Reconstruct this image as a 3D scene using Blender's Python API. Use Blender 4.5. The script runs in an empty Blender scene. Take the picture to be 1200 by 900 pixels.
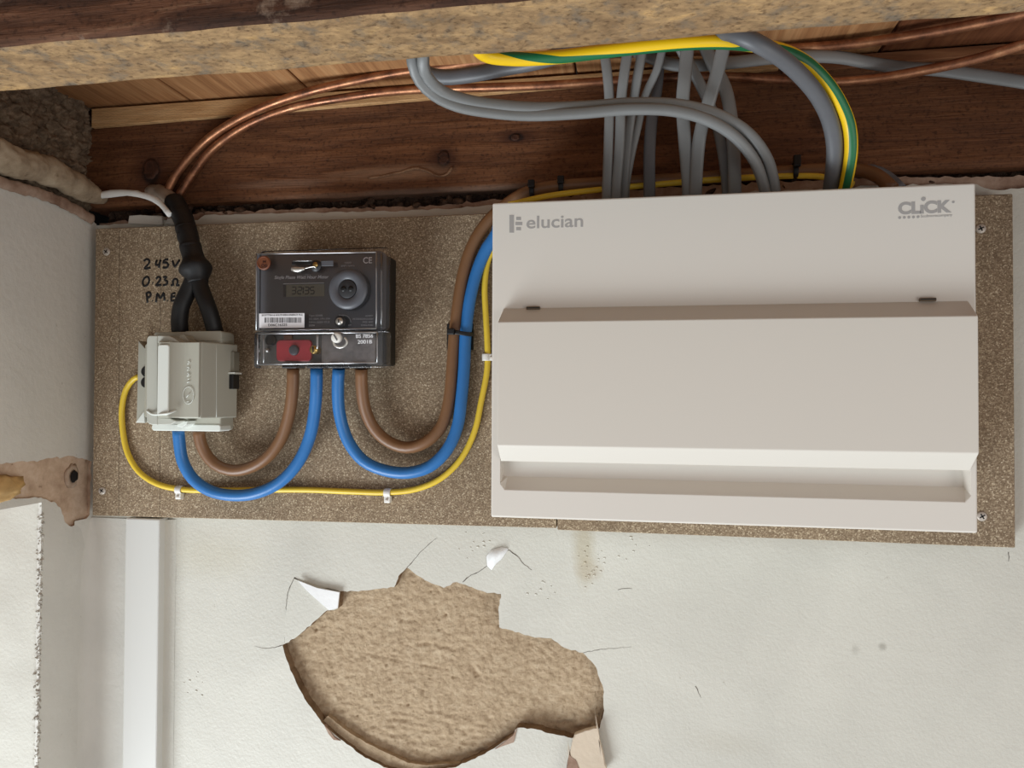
import bpy, bmesh, math, random
from math import sin, cos, tan, pi, radians, atan2, sqrt
from mathutils import Vector, Matrix, noise
from mathutils.geometry import tessellate_polygon

random.seed(7)
SC = bpy.context.scene
COL = SC.collection

# ------------------------------------------------------------------ camera
F_PX = 850.0
YAW, PITCH, ROLL = 0.1704, 0.0175, -0.0046
EYE = Vector((0.0, -0.70, 0.0))
fwd = Vector((-sin(YAW) * cos(PITCH), cos(YAW) * cos(PITCH), sin(PITCH)))
rt0 = Vector((cos(YAW), sin(YAW), 0.0))
up0 = rt0.cross(fwd)
rt = rt0 * cos(ROLL) - up0 * sin(ROLL)
up = rt0 * sin(ROLL) + up0 * cos(ROLL)
cam = bpy.data.cameras.new('camera')
cam_o = bpy.data.objects.new('camera', cam)
COL.objects.link(cam_o)
m = Matrix((rt, up, -fwd)).transposed().to_4x4()
m.translation = EYE
cam_o.matrix_world = m
cam.sensor_width = 36.0
cam.lens = 36.0 * F_PX / 1200.0
cam.clip_start = 0.01
SC.camera = cam_o

# ------------------------------------------------------------------ light
w = bpy.data.worlds.new('world')
SC.world = w
w.use_nodes = True
bg = w.node_tree.nodes['Background']
bg.inputs[0].default_value = (0.93, 0.95, 1.0, 1)
bg.inputs[1].default_value = 0.42


def area(name, loc, target, sx, sy, power, color):
    l = bpy.data.lights.new(name, 'AREA')
    l.shape = 'RECTANGLE'
    l.size, l.size_y = sx, sy
    l.energy = power
    l.color = color
    o = bpy.data.objects.new(name, l)
    COL.objects.link(o)
    o.location = loc
    o.rotation_euler = (Vector(target) - Vector(loc)).to_track_quat('-Z', 'Y').to_euler()
    return o


area('window_daylight', (-1.12, -1.0, -1.62), (-0.12, 0, -0.05), 1.1, 0.9, 47, (0.88, 0.95, 1.0))
area('right_fill', (1.7, -1.5, -0.8), (-0.3, 0, 0.0), 1.0, 1.2, 12, (1.0, 0.95, 0.89))  # unseen fill lamp added on the right to brighten the left wall
SC.view_settings.view_transform = 'Standard'
SC.view_settings.look = 'None'
SC.view_settings.exposure = 0.0
SC.view_settings.gamma = 1.0


# ------------------------------------------------------------------ helpers
def ray(x, y):
    return fwd + rt * ((x - 600.0) / F_PX) + up * ((450.0 - y) / F_PX)


def W(x, y, d=0.0):
    """point of the photograph lying d metres in front of the back wall"""
    v = ray(x, y)
    return EYE + v * ((0.70 - d) / v.y)


def WX(x, y, X):
    v = ray(x, y)
    return EYE + v * (X / v.x)


def N3(x, y, z, s):
    return noise.noise(Vector((x * s, y * s, z * s)))


def FR(x, y, z, s, o=4):
    return noise.fractal(Vector((x * s, y * s, z * s)), 0.6, 2.0, o)


def srgb(r, g, b):
    f = lambda c: (c / 255.0 / 12.92) if c <= 10 else ((c / 255.0 + 0.055) / 1.055) ** 2.4
    return (f(r), f(g), f(b), 1.0)


ORIGIN = {}


def props(o, label=None, cat=None, group=None, kind=None):
    if label: o['label'] = label
    if cat: o['category'] = cat
    if group: o['group'] = group
    if kind: o['kind'] = kind
    return o


def thing(name, loc, label, cat, group=None):
    o = bpy.data.objects.new(name, None)
    o.empty_display_size = 0.02
    COL.objects.link(o)
    o.location = loc
    ORIGIN[o.name] = Vector(loc)
    return props(o, label, cat, group)


def build(name, bm, mat, parent=None, smooth=False, **kw):
    if parent is not None:
        org = ORIGIN[parent.name]
    else:
        xs = [v.co for v in bm.verts]
        mn = Vector((min(v.x for v in xs), min(v.y for v in xs), min(v.z for v in xs)))
        mx = Vector((max(v.x for v in xs), max(v.y for v in xs), max(v.z for v in xs)))
        org = Vector(((mn.x + mx.x) / 2, (mn.y + mx.y) / 2, mn.z))
    bmesh.ops.translate(bm, verts=bm.verts, vec=-org)
    me = bpy.data.meshes.new(name)
    bm.to_mesh(me)
    bm.free()
    for mm in (mat if isinstance(mat, (list, tuple)) else [mat]):
        me.materials.append(mm)
    if smooth:
        for p in me.polygons: p.use_smooth = True
    o = bpy.data.objects.new(name, me)
    COL.objects.link(o)
    if parent is not None:
        o.parent = parent
    else:
        o.location = org
    ORIGIN[o.name] = org
    return props(o, **kw)


def fix(bm):
    bmesh.ops.recalc_face_normals(bm, faces=bm.faces)
    return bm


def box(x0, x1, d0, d1, z0, z1, bev=0.0, seg=2, bm=None):
    b = bmesh.new()
    vs = [b.verts.new((x, -d, z)) for x in (x0, x1) for d in (d0, d1) for z in (z0, z1)]
    for q in ((0, 1, 3, 2), (4, 6, 7, 5), (0, 4, 5, 1), (2, 3, 7, 6), (0, 2, 6, 4), (1, 5, 7, 3)):
        b.faces.new([vs[i] for i in q])
    fix(b)
    if bev > 0:
        bmesh.ops.bevel(b, geom=list(b.edges), offset=bev, segments=seg, affect='EDGES', profile=0.5)
    return join(bm, b)


def join(bm, b):
    if bm is None: return b
    me = bpy.data.meshes.new('tmp'); b.to_mesh(me); b.free()
    bm.from_mesh(me); bpy.data.meshes.remove(me)
    return bm


def prism(pts, d0, d1, bev=0.0, seg=2, bm=None, scale_front=None):
    """polygon of (x, z) extruded from depth d0 out to d1"""
    b = bmesh.new()
    back = [b.verts.new((p[0], -d0, p[1])) for p in pts]
    front = [b.verts.new((p[0], -d1, p[1])) for p in pts]
    n = len(pts)
    fb = b.faces.new(back); ff = b.faces.new(front)
    for i in range(n):
        b.faces.new([back[i], back[(i + 1) % n], front[(i + 1) % n], front[i]])
    if n > 8:
        bmesh.ops.triangulate(b, faces=[fb, ff])
    fix(b)
    if bev > 0:
        es = [e for e in b.edges if len(e.link_faces) == 2 and e.calc_face_angle(0) > 0.6]
        bmesh.ops.bevel(b, geom=es, offset=bev, segments=seg, affect='EDGES', profile=0.5)
    return join(bm, b)


def plan_prism(pts, z0, z1, bev=0.0, seg=2, bm=None):
    """plan outline of (x, d) extruded from z0 up to z1"""
    b = bmesh.new()
    lo = [b.verts.new((p[0], -p[1], z0)) for p in pts]
    hi = [b.verts.new((p[0], -p[1], z1)) for p in pts]
    n = len(pts)
    b.faces.new(lo); b.faces.new(hi)
    for i in range(n):
        b.faces.new([lo[i], lo[(i + 1) % n], hi[(i + 1) % n], hi[i]])
    fix(b)
    if bev > 0:
        bmesh.ops.bevel(b, geom=list(b.edges), offset=bev, segments=seg, affect='EDGES', profile=0.5)
    return join(bm, b)


def pxz(lst, d):
    return [(W(x, y, d).x, W(x, y, d).z) for x, y in lst]


def rrect(x0, x1, z0, z1, r, n=5):
    out = []
    for cx, cz, a0 in ((x1 - r, z1 - r, 0), (x0 + r, z1 - r, 90), (x0 + r, z0 + r, 180), (x1 - r, z0 + r, 270)):
        for i in range(n + 1):
            a = radians(a0 + 90 * i / n)
            out.append((cx + r * cos(a), cz + r * sin(a)))
    return out


def circ(cx, cz, r, n=24, ry=None):
    return [(cx + r * cos(2 * pi * i / n), cz + (ry or r) * sin(2 * pi * i / n)) for i in range(n)]


def keyed(ks):
    def f(t):
        for (a, u), (b_, v) in zip(ks, ks[1:]):
            if t <= b_: return u + (v - u) * (t - a) / (b_ - a)
        return ks[-1][1]
    return f


def spline(P, step=0.006):
    P = [Vector(p) for p in P]
    Q = [P[0] * 2 - P[1]] + P + [P[-1] * 2 - P[-2]]
    out = []
    for i in range(1, len(Q) - 2):
        a, b, c, e = Q[i - 1], Q[i], Q[i + 1], Q[i + 2]
        n = max(2, int((c - b).length / step))
        t0 = 0.0
        t1 = max(1e-6, (b - a).length ** 0.5); t2 = t1 + max(1e-6, (c - b).length ** 0.5)
        t3 = t2 + max(1e-6, (e - c).length ** 0.5)
        for k in range(n):
            t = t1 + (t2 - t1) * k / n
            A1 = a * ((t1 - t) / t1) + b * (t / t1)
            A2 = b * ((t2 - t) / (t2 - t1)) + c * ((t - t1) / (t2 - t1))
            A3 = c * ((t3 - t) / (t3 - t2)) + e * ((t - t2) / (t3 - t2))
            B1 = A1 * ((t2 - t) / t2) + A2 * (t / t2)
            B2 = A2 * ((t3 - t) / (t3 - t1)) + A3 * ((t - t1) / (t3 - t1))
            out.append(B1 * ((t2 - t) / (t2 - t1)) + B2 * ((t - t1) / (t2 - t1)))
    out.append(P[-1])
    return out


def tube(P, r, r2=None, n=14, step=0.006, power=1.0, stripe=None, closed=False, radf=None, rough=0.0, bm=None, ref=Vector((0, -1, 0)), raw=False):
    """sweep; r across (in the picture plane), r2 towards the camera; stripe=(a0,a1,twist) -> material 1"""
    pts = [Vector(p) for p in P] if raw else spline(P, step)
    if closed: pts = pts[:-1]
    r2 = r2 or r
    b = bmesh.new()
    rings = []
    M = len(pts)
    L = 0.0
    lens = []
    for i, p in enumerate(pts):
        if i: L += (p - pts[i - 1]).length
        lens.append(L)
    lastB = None
    TL = max(L, 1e-9) if not closed else 1.0
    for i, p in enumerate(pts):
        if i == 0:
            acc = 0.0; lens = [0.0]
            for q_ in range(1, M):
                acc += (pts[q_] - pts[q_ - 1]).length; lens.append(acc)
            L = acc; TL = max(acc, 1e-9)
        t = (pts[(i + 1) % M] - pts[i - 1]) if closed else (pts[min(i + 1, M - 1)] - pts[max(i - 1, 0)])
        t.normalize()
        nn = ref - t * ref.dot(t)
        if nn.length < 0.25 and lastB is not None:
            nn = lastB.cross(t) if False else t.cross(lastB)
        nn.normalize()
        bb = t.cross(nn)
        lastB = bb
        k = radf(lens[i] / max(L, 1e-9)) if radf else 1.0
        ring = []
        tw_ = radians(stripe[2](lens[i] / TL) if callable(stripe[2]) else stripe[2]) if stripe else 0.0
        for j in range(n):
            a = 2 * pi * j / n + tw_
            ca, sa = cos(a), sin(a)
            if power != 1.0:
                ca = math.copysign(abs(ca) ** power, ca); sa = math.copysign(abs(sa) ** power, sa)
            q = p + bb * (ca * r * k) + nn * (sa * r2 * k)
            if rough:
                q += (q - p) * rough * FR(q.x, q.y, q.z, 90, 3)
            ring.append(b.verts.new(q))
        rings.append(ring)
    for i in range(M if closed else M - 1):
        A, B = rings[i], rings[(i + 1) % M]
        for j in range(n):
            f = b.faces.new([A[j], A[(j + 1) % n], B[(j + 1) % n], B[j]])
            f.smooth = True
            if stripe:
                a = (360.0 * (j + 0.5) / n) % 360
                lo, hi = stripe[0] % 360, stripe[1] % 360
                if (lo <= a <= hi) if lo <= hi else (a >= lo or a <= hi):
                    f.material_index = 1
    if not closed:
        b.faces.new(rings[0]); b.faces.new(rings[-1])
    fix(b)
    return join(bm, b)


def lathe(c, prof, n=20, axis='y', bm=None):
    """profile of (radius, depth) turned about the axis facing the room at centre c (x, z)"""
    b = bmesh.new()
    rings = []
    for r, d in prof:
        rings.append([b.verts.new((c[0] + r * cos(2 * pi * i / n), -d, c[1] + r * sin(2 * pi * i / n))) for i in range(n)])
    for A, B in zip(rings, rings[1:]):
        for i in range(n):
            b.faces.new([A[i], A[(i + 1) % n], B[(i + 1) % n], B[i]])
    b.faces.new(rings[0]); b.faces.new(rings[-1])
    fix(b)
    return join(bm, b)


# ------------------------------------------------------------------ materials
def new_mat(name):
    mt = bpy.data.materials.new(name)
    mt.use_nodes = True
    nt = mt.node_tree
    b = nt.nodes['Principled BSDF']
    return mt, nt, b


def coords(nt, scale=(1, 1, 1), rot=(0, 0, 0), loc=(0, 0, 0)):
    tc = nt.nodes.new('ShaderNodeTexCoord')
    mp = nt.nodes.new('ShaderNodeMapping')
    mp.inputs['Scale'].default_value = scale
    mp.inputs['Rotation'].default_value = rot
    mp.inputs['Location'].default_value = loc
    nt.links.new(tc.outputs['Object'], mp.inputs[0])
    return mp.outputs[0]


def nz(nt, vec, scale, detail=4, rough=0.55, dist=0.0):
    n = nt.nodes.new('ShaderNodeTexNoise')
    n.inputs['Scale'].default_value = scale
    n.inputs['Detail'].default_value = detail
    n.inputs['Roughness'].default_value = rough
    n.inputs['Distortion'].default_value = dist
    nt.links.new(vec, n.inputs['Vector'])
    return n.outputs['Fac']


def ramp(nt, fac, stops):
    r = nt.nodes.new('ShaderNodeValToRGB')
    el = r.color_ramp.elements
    el[0].position, el[0].color = stops[0]
    el[1].position, el[1].color = stops[-1]
    for p, c in stops[1:-1]:
        e = el.new(p); e.color = c
    nt.links.new(fac, r.inputs[0])
    return r.outputs[0]


def mix(nt, fac, a, b, mode='MIX'):
    n = nt.nodes.new('ShaderNodeMix')
    n.data_type = 'RGBA'
    n.blend_type = mode
    for i, v in ((0, fac), (6, a), (7, b)):
        if hasattr(v, 'links') or hasattr(v, 'is_linked'):
            nt.links.new(v, n.inputs[i])
        elif i == 0:
            n.inputs[0].default_value = v
        else:
            n.inputs[i].default_value = v
    return n.outputs[2]


def bump(nt, b, h, strength=0.3, dist=0.001, prev=None):
    n = nt.nodes.new('ShaderNodeBump')
    n.inputs['Strength'].default_value = strength
    n.inputs['Distance'].default_value = dist
    nt.links.new(h, n.inputs['Height'])
    if prev is not None: nt.links.new(prev, n.inputs['Normal'])
    nt.links.new(n.outputs[0], b.inputs['Normal'])
    return n.outputs[0]


def spot(nt, c, radii, soft=0.35, nscale=60, namp=0.5):
    """0..1 mask around the point c (object space), ragged by noise"""
    tc = nt.nodes.new('ShaderNodeTexCoord')
    s = nt.nodes.new('ShaderNodeVectorMath'); s.operation = 'SUBTRACT'
    s.inputs[1].default_value = c
    nt.links.new(tc.outputs['Object'], s.inputs[0])
    d = nt.nodes.new('ShaderNodeVectorMath'); d.operation = 'DIVIDE'
    d.inputs[1].default_value = radii
    nt.links.new(s.outputs[0], d.inputs[0])
    l = nt.nodes.new('ShaderNodeVectorMath'); l.operation = 'LENGTH'
    nt.links.new(d.outputs[0], l.inputs[0])
    nn = nz(nt, tc.outputs['Object'], nscale, 3)
    ma = nt.nodes.new('ShaderNodeMath'); ma.operation = 'MULTIPLY_ADD'
    ma.inputs[1].default_value = namp; 
    nt.links.new(nn, ma.inputs[0]); nt.links.new(l.outputs[1], ma.inputs[2])
    mr = nt.nodes.new('ShaderNodeMapRange')
    mr.inputs['From Min'].default_value = 1 + namp / 2 - soft
    mr.inputs['From Max'].default_value = 1 + namp / 2 + soft
    mr.inputs['To Min'].default_value = 1
    mr.inputs['To Max'].default_value = 0
    nt.links.new(ma.outputs[0], mr.inputs[0])
    return mr.outputs[0]


def plain(name, rgb, rough=0.5, metal=0.0, spec=0.5, bumpy=0.0, bscale=400, vary=0.0, vscale=40):
    mt, nt, b = new_mat(name)
    c = srgb(*rgb)
    v = coords(nt)
    if vary:
        lo = tuple(x * (1 - vary) for x in c[:3]) + (1,)
        hi = tuple(min(1, x * (1 + vary)) for x in c[:3]) + (1,)
        nt.links.new(ramp(nt, nz(nt, v, vscale, 4), [(0.3, lo), (0.7, hi)]), b.inputs['Base Color'])
    else:
        b.inputs['Base Color'].default_value = c
    b.inputs['Roughness'].default_value = rough
    b.inputs['Metallic'].default_value = metal
    b.inputs['Specular IOR Level'].default_value = spec
    if bumpy: bump(nt, b, nz(nt, v, bscale, 3), bumpy, 0.0005)
    return mt


def wood(name, stops, stretch=(3, 40, 40), rot=(0, 0, 0), rough=0.7, fine=0.35, bstr=0.5, mott=None, spots=(), stripes=None, loc=(0, 0, 0), pores=False):
    mt, nt, b = new_mat(name)
    v = coords(nt, stretch, rot, loc)
    g = nz(nt, v, 1.0, 9, 0.62, 1.2)
    col = ramp(nt, g, [(p, srgb(*c)) for p, c in stops])
    v2 = coords(nt, tuple(s * 6 for s in stretch), rot)
    g2 = nz(nt, v2, 1.0, 5, 0.6)
    col = mix(nt, fine, col, ramp(nt, g2, [(0.3, (0.25, 0.25, 0.25, 1)), (0.65, (1, 1, 1, 1))]), 'MULTIPLY')
    if mott:
        mcol, msc, mlo, mhi = mott
        mk = ramp(nt, nz(nt, coords(nt, (1, 1, 1)), msc, 6, 0.65), [(mlo, (0, 0, 0, 1)), (mhi, (1, 1, 1, 1))])
        col = mix(nt, mk, col, srgb(*mcol))
    if stripes:
        srot, ssc, sfac = stripes
        wv = nt.nodes.new('ShaderNodeTexWave')
        wv.inputs['Scale'].default_value = ssc
        wv.inputs['Distortion'].default_value = 6
        wv.inputs['Detail'].default_value = 3
        wv.inputs['Detail Scale'].default_value = 2
        nt.links.new(coords(nt, (1, 1, 1), srot), wv.inputs['Vector'])
        col = mix(nt, sfac, col, ramp(nt, wv.outputs['Fac'], [(0.1, (0.3, 0.26, 0.22, 1)), (0.5, (1, 1, 1, 1))]), 'MULTIPLY')
    if pores:
        pv = nz(nt, coords(nt, (260, 330, 330), (0, 0, radians(35))), 1.0, 3, 0.6)
        col = mix(nt, 0.75, col, ramp(nt, pv, [(0.30, (0.35, 0.3, 0.26, 1)), (0.46, (1, 1, 1, 1)), (0.75, (1.15, 1.15, 1.12, 1))]), 'MULTIPLY')
    for c, rad, rgb, soft, amt in spots:
        mk = spot(nt, c, rad, soft)
        if amt < 1:
            q = nt.nodes.new('ShaderNodeMath'); q.operation = 'MULTIPLY'; q.inputs[1].default_value = amt
            nt.links.new(mk, q.inputs[0]); mk = q.outputs[0]
        col = mix(nt, mk, col, srgb(*rgb))
    nt.links.new(col, b.inputs['Base Color'])
    b.inputs['Roughness'].default_value = rough
    b.inputs['Specular IOR Level'].default_value = 0.3
    n1 = bump(nt, b, g, bstr, 0.002)
    bump(nt, b, g2, bstr, 0.0008, n1)
    return mt


def chip_mat(name, shift):
    mt, nt, b = new_mat(name)
    v = coords(nt, (1, 1, 1), (0, 0.4, 0), (shift, 0, shift))
    vo = nt.nodes.new('ShaderNodeTexVoronoi')
    vo.inputs['Scale'].default_value = 950
    vo.inputs['Randomness'].default_value = 1.0
    nt.links.new(v, vo.inputs['Vector'])
    sep = nt.nodes.new('ShaderNodeSeparateColor')
    nt.links.new(vo.outputs['Color'], sep.inputs[0])
    col = ramp(nt, sep.outputs[0], [(0.0, srgb(122, 104, 84)), (0.35, srgb(140, 121, 99)), (0.75, srgb(156, 137, 114)), (0.93, srgb(180, 163, 138)), (1.0, srgb(214, 198, 172))])
    v2 = coords(nt, (1, 1, 3.2), (0, 0.7, 0), (shift, 0, 0))
    vo2 = nt.nodes.new('ShaderNodeTexVoronoi')
    vo2.inputs['Scale'].default_value = 420
    nt.links.new(v2, vo2.inputs['Vector'])
    sp2 = nt.nodes.new('ShaderNodeSeparateColor')
    nt.links.new(vo2.outputs['Color'], sp2.inputs[0])
    fl = ramp(nt, sp2.outputs[1], [(0.90, (0, 0, 0, 1)), (0.96, (0.5, 0.5, 0.5, 1))])
    col = mix(nt, fl, col, srgb(208, 190, 160))
    lg = ramp(nt, nz(nt, v, 14, 5), [(0.3, (0.80, 0.78, 0.75, 1)), (0.7, (1.08, 1.06, 1.02, 1))])
    col = mix(nt, 0.8, col, lg, 'MULTIPLY')
    fn = ramp(nt, nz(nt, v, 900, 4, 0.7), [(0.32, (0.55, 0.52, 0.5, 1)), (0.55, (1.05, 1.05, 1.05, 1))])
    col = mix(nt, 0.6, col, fn, 'MULTIPLY')
    nt.links.new(col, b.inputs['Base Color'])
    b.inputs['Roughness'].default_value = 0.8
    b.inputs['Specular IOR Level'].default_value = 0.25
    bump(nt, b, nz(nt, v, 600, 4), 0.4, 0.0005)
    return mt


def plaster(name, rgb, stains=(), bsc=330, bst=0.45, rough=0.55, amp=0.06):
    mt, nt, b = new_mat(name)
    v = coords(nt)
    c = srgb(*rgb)
    lo = tuple(x * (1 - amp * 1.6) for x in c[:3]) + (1,)
    hi = tuple(min(1, x * (1 + amp * 0.5)) for x in c[:3]) + (1,)
    col = ramp(nt, nz(nt, v, 7, 6, 0.6, 0.5), [(0.3, lo), (0.65, hi)])
    sp = ramp(nt, nz(nt, v, 120, 3, 0.6), [(0.24, (0.6, 0.56, 0.5, 1)), (0.29, (1, 1, 1, 1))])
    col = mix(nt, 0.6, col, sp, 'MULTIPLY')
    for cc, rad, rgb2, soft, amt in stains:
        mk = spot(nt, cc, rad, soft, 90)
        q = nt.nodes.new('ShaderNodeMath'); q.operation = 'MULTIPLY'; q.inputs[1].default_value = amt
        nt.links.new(mk, q.inputs[0])
        col = mix(nt, q.outputs[0], col, srgb(*rgb2))
    nt.links.new(col, b.inputs['Base Color'])
    b.inputs['Roughness'].default_value = rough
    n1 = bump(nt, b, nz(nt, v, bsc, 5, 0.6), bst, 0.001)
    n2 = bump(nt, b, nz(nt, v, 16, 3, 0.5, 0.2), 0.22, 0.004, n1)
    return mt


def rubble_mat(name, stops, sc=60, bst=0.8):
    mt, nt, b = new_mat(name)
    v = coords(nt)
    col = ramp(nt, nz(nt, v, sc, 8, 0.7), [(p, srgb(*c)) for p, c in stops])
    pits = ramp(nt, nz(nt, coords(nt, (1, 1, 1), (0, 0, 0), (4, 2, 1)), sc * 3.4, 3, 0.6), [(0.27, (0.4, 0.33, 0.27, 1)), (0.36, (1, 1, 1, 1))])
    col = mix(nt, 0.7, col, pits, 'MULTIPLY')
    nt.links.new(col, b.inputs['Base Color'])
    b.inputs['Roughness'].default_value = 0.95
    b.inputs['Specular IOR Level'].default_value = 0.15
    bump(nt, b, nz(nt, v, sc * 4, 6, 0.7), bst, 0.0012)
    return mt


def clear_mat(name, tint, gloss=0.12, rough=0.08):
    mt = bpy.data.materials.new(name); mt.use_nodes = True
    nt = mt.node_tree
    nt.nodes.remove(nt.nodes['Principled BSDF'])
    out = nt.nodes['Material Output']
    tr = nt.nodes.new('ShaderNodeBsdfTransparent'); tr.inputs[0].default_value = tint
    gl = nt.nodes.new('ShaderNodeBsdfGlossy'); gl.inputs['Roughness'].default_value = rough
    fr = nt.nodes.new('ShaderNodeFresnel'); fr.inputs['IOR'].default_value = 1.45
    ad = nt.nodes.new('ShaderNodeMath'); ad.operation = 'ADD'; ad.inputs[1].default_value = gloss
    nt.links.new(fr.outputs[0], ad.inputs[0])
    mx = nt.nodes.new('ShaderNodeMixShader')
    nt.links.new(ad.outputs[0], mx.inputs[0]); nt.links.new(tr.outputs[0], mx.inputs[1]); nt.links.new(gl.outputs[0], mx.inputs[2])
    nt.links.new(mx.outputs[0], out.inputs[0])
    return mt


M_CU = plain('powder_coat_white', (222, 216, 206), 0.42, bumpy=0.04, bscale=900)
M_CU2 = plain('powder_coat_door', (216, 210, 199), 0.42, bumpy=0.04, bscale=900)
M_LOGO = plain('grey_print', (166, 162, 158), 0.5)
M_SERV = plain('grey_moulding', (176, 174, 160), 0.5, bumpy=0.05, bscale=500)
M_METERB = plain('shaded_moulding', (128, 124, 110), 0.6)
M_SERVM = plain('mid_grey_moulding', (188, 188, 177), 0.5, bumpy=0.05, bscale=500)
M_SERV_LIT = plain('lit_grey_moulding', (222, 225, 217), 0.5, bumpy=0.05, bscale=500)  # paler copy of the grey moulding, light on its bright faces painted in
M_BLACK = plain('black_plastic', (16, 16, 17), 0.45)
M_BLACKR = plain('black_sleeve', (20, 20, 21), 0.55, bumpy=0.25, bscale=150)
M_METER = plain('meter_case', (42, 42, 44), 0.5)
M_FACE = plain('meter_face', (86, 86, 90), 0.45)
M_BLOCK = plain('terminal_block', (84, 82, 78), 0.35)
M_GLARE = plain('cover_glare', (140, 132, 126), 0.35, vary=0.35, vscale=90)  # mottled grey painting the glare on the clear terminal cover
M_FACE2 = plain('meter_disc', (84, 85, 90), 0.4)
M_CASE_SIDE = plain('meter_side', (36, 33, 27), 0.6)
M_LCD = plain('lcd', (132, 129, 108), 0.35)
M_LCDD = plain('lcd_digit', (34, 34, 30), 0.5)
M_WPRINT = plain('white_print', (250, 250, 252), 0.5)
M_GPRINT = plain('pale_print', (225, 225, 226), 0.5)
M_LABEL = plain('paper_label', (236, 234, 236), 0.5)
M_INK = plain('black_ink', (14, 13, 16), 0.5)
M_RED = plain('red_label', (190, 56, 66), 0.4)
M_COPPERSEAL = plain('orange_seal', (112, 62, 36), 0.5)
M_COPPERDARK = plain('dark_seal', (60, 26, 16), 0.5)
M_SILVER = plain('silver_seal', (215, 212, 205), 0.3, 0.8)
M_BRASS = plain('brass_screw', (190, 160, 100), 0.3, 0.9)
M_STEEL = plain('steel_screw', (190, 180, 168), 0.45, 0.3)
M_HINGE = plain('hinge_steel', (120, 104, 84), 0.4, 0.6)
M_BLUE = plain('blue_sheath', (44, 112, 176), 0.38, vary=0.06)
M_BROWN = plain('brown_sheath', (122, 86, 56), 0.42, vary=0.06)
M_YEL = plain('yellow_sheath', (226, 192, 58), 0.4, vary=0.05)
M_YEL2 = plain('bright_yellow_sheath', (240, 196, 20), 0.4)
M_GRN = plain('green_stripe', (24, 104, 62), 0.45)
M_GREYC = plain('grey_sheath', (124, 125, 124), 0.42, vary=0.05)
M_GREYD = plain('dark_grey_sheath', (96, 97, 100), 0.45, vary=0.05)
M_WHITE = plain('white_plastic', (232, 228, 220), 0.4)
M_WHITEPAINT = plain('white_painted_sheath', (226, 224, 218), 0.6, bumpy=0.4, bscale=120, vary=0.08)
M_LEAD = plain('grey_lead_sheath', (150, 132, 116), 0.6, bumpy=0.4, bscale=90, vary=0.15)
M_CLEAR = clear_mat('clear_cover', (0.96, 0.96, 0.97, 1), 0.0, 0.12)
M_CLEARE = clear_mat('clear_cover_edge', (0.55, 0.55, 0.58, 1), 0.2, 0.3)
M_CLEARH = clear_mat('clear_cover_ridge', (0.8, 0.8, 0.84, 1), 0.45, 0.35)


def copper_mat():
    mt, nt, b = new_mat('copper')
    v = coords(nt)
    col = ramp(nt, nz(nt, v, 45, 6, 0.7), [(0.30, srgb(84, 60, 46)), (0.45, srgb(140, 92, 66)), (0.6, srgb(170, 118, 84)), (0.75, srgb(206, 160, 120))])
    nt.links.new(col, b.inputs['Base Color'])
    b.inputs['Metallic'].default_value = 0.7
    nt.links.new(ramp(nt, nz(nt, v, 60, 4), [(0.3, (0.3, 0.3, 0.3, 1)), (0.7, (0.55, 0.55, 0.55, 1))]), b.inputs['Roughness'])
    bump(nt, b, nz(nt, v, 160, 4), 0.2, 0.0005)
    return mt


M_COPPER = copper_mat()
M_CHIP = chip_mat('chipboard', 0.0)
M_CHIP2 = chip_mat('chipboard_right', 3.3)


# ------------------------------------------------------------------ text
def text_obj(name, s, mat, parent, p0, p1, hgt, d, thick=0.0002, bold=0.0, shear=0.0, align='LEFT', squeeze=None, **kw):
    """lettering lying on the plane at depth d, baseline from photo point p0 towards p1; hgt = cap height in px"""
    cu = bpy.data.curves.new(name, 'FONT')
    cu.body = s
    cu.size = 1.0
    cu.extrude = 0.001
    cu.offset = bold
    cu.shear = shear
    o = bpy.data.objects.new(name, cu)
    COL.objects.link(o)
    dg = bpy.context.evaluated_depsgraph_get()
    me = bpy.data.meshes.new_from_object(o.evaluated_get(dg))
    COL.objects.unlink(o)
    bpy.data.objects.remove(o); bpy.data.curves.remove(cu)
    a = W(p0[0], p0[1], d); b_ = W(p1[0], p1[1], d)
    length = (b_ - a).length
    ex = (b_ - a).normalized()
    ez = Vector((0, -1, 0)).cross(ex) * -1
    if ez.z < 0: ez = -ez
    hw = (W(p0[0], p0[1] - hgt, d) - a).length
    xs = [v.co.x for v in me.vertices]; ys = [v.co.y for v in me.vertices]
    x0, x1 = min(xs), max(xs)
    capy = 0.729
    bm = bmesh.new(); bm.from_mesh(me); bpy.data.meshes.remove(me)
    for v in bm.verts:
        u = (v.co.x - x0) / (x1 - x0) * length
        vz = v.co.y / capy * hw
        dd = 0.0 if v.co.z < 0 else thick
        v.co = a + ex * u + ez * vz + Vector((0, -dd, 0))
    return build(name, bm, mat, parent, **kw)


def strokes(name, lines, mat, parent, d, r, **kw):
    """hand-drawn marker lines given in photo points, laid on the surface at depth d"""
    bm = None
    for ln in lines:
        P = [W(x, y, d) for x, y in ln]
        bm = tube(P, r, r * 0.25, n=8, step=0.002, bm=bm)
    return build(name, bm, mat, parent, **kw)


# ------------------------------------------------------------------ structure
XS = -0.5814                  # plane of the left wall
Z_J = 0.205                   # underside of the wall joist
Z_C = 0.3135                  # underside of the floorboards
_wo = Vector(((XS + 0.95) / 2, 0.008, -0.75))


def wst(px, py, rx, rz, rgb, soft, amt):
    p = W(px, py, 0) - _wo
    return ((p.x, p.y, p.z), (rx, 0.1, rz), rgb, soft, amt)


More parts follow.
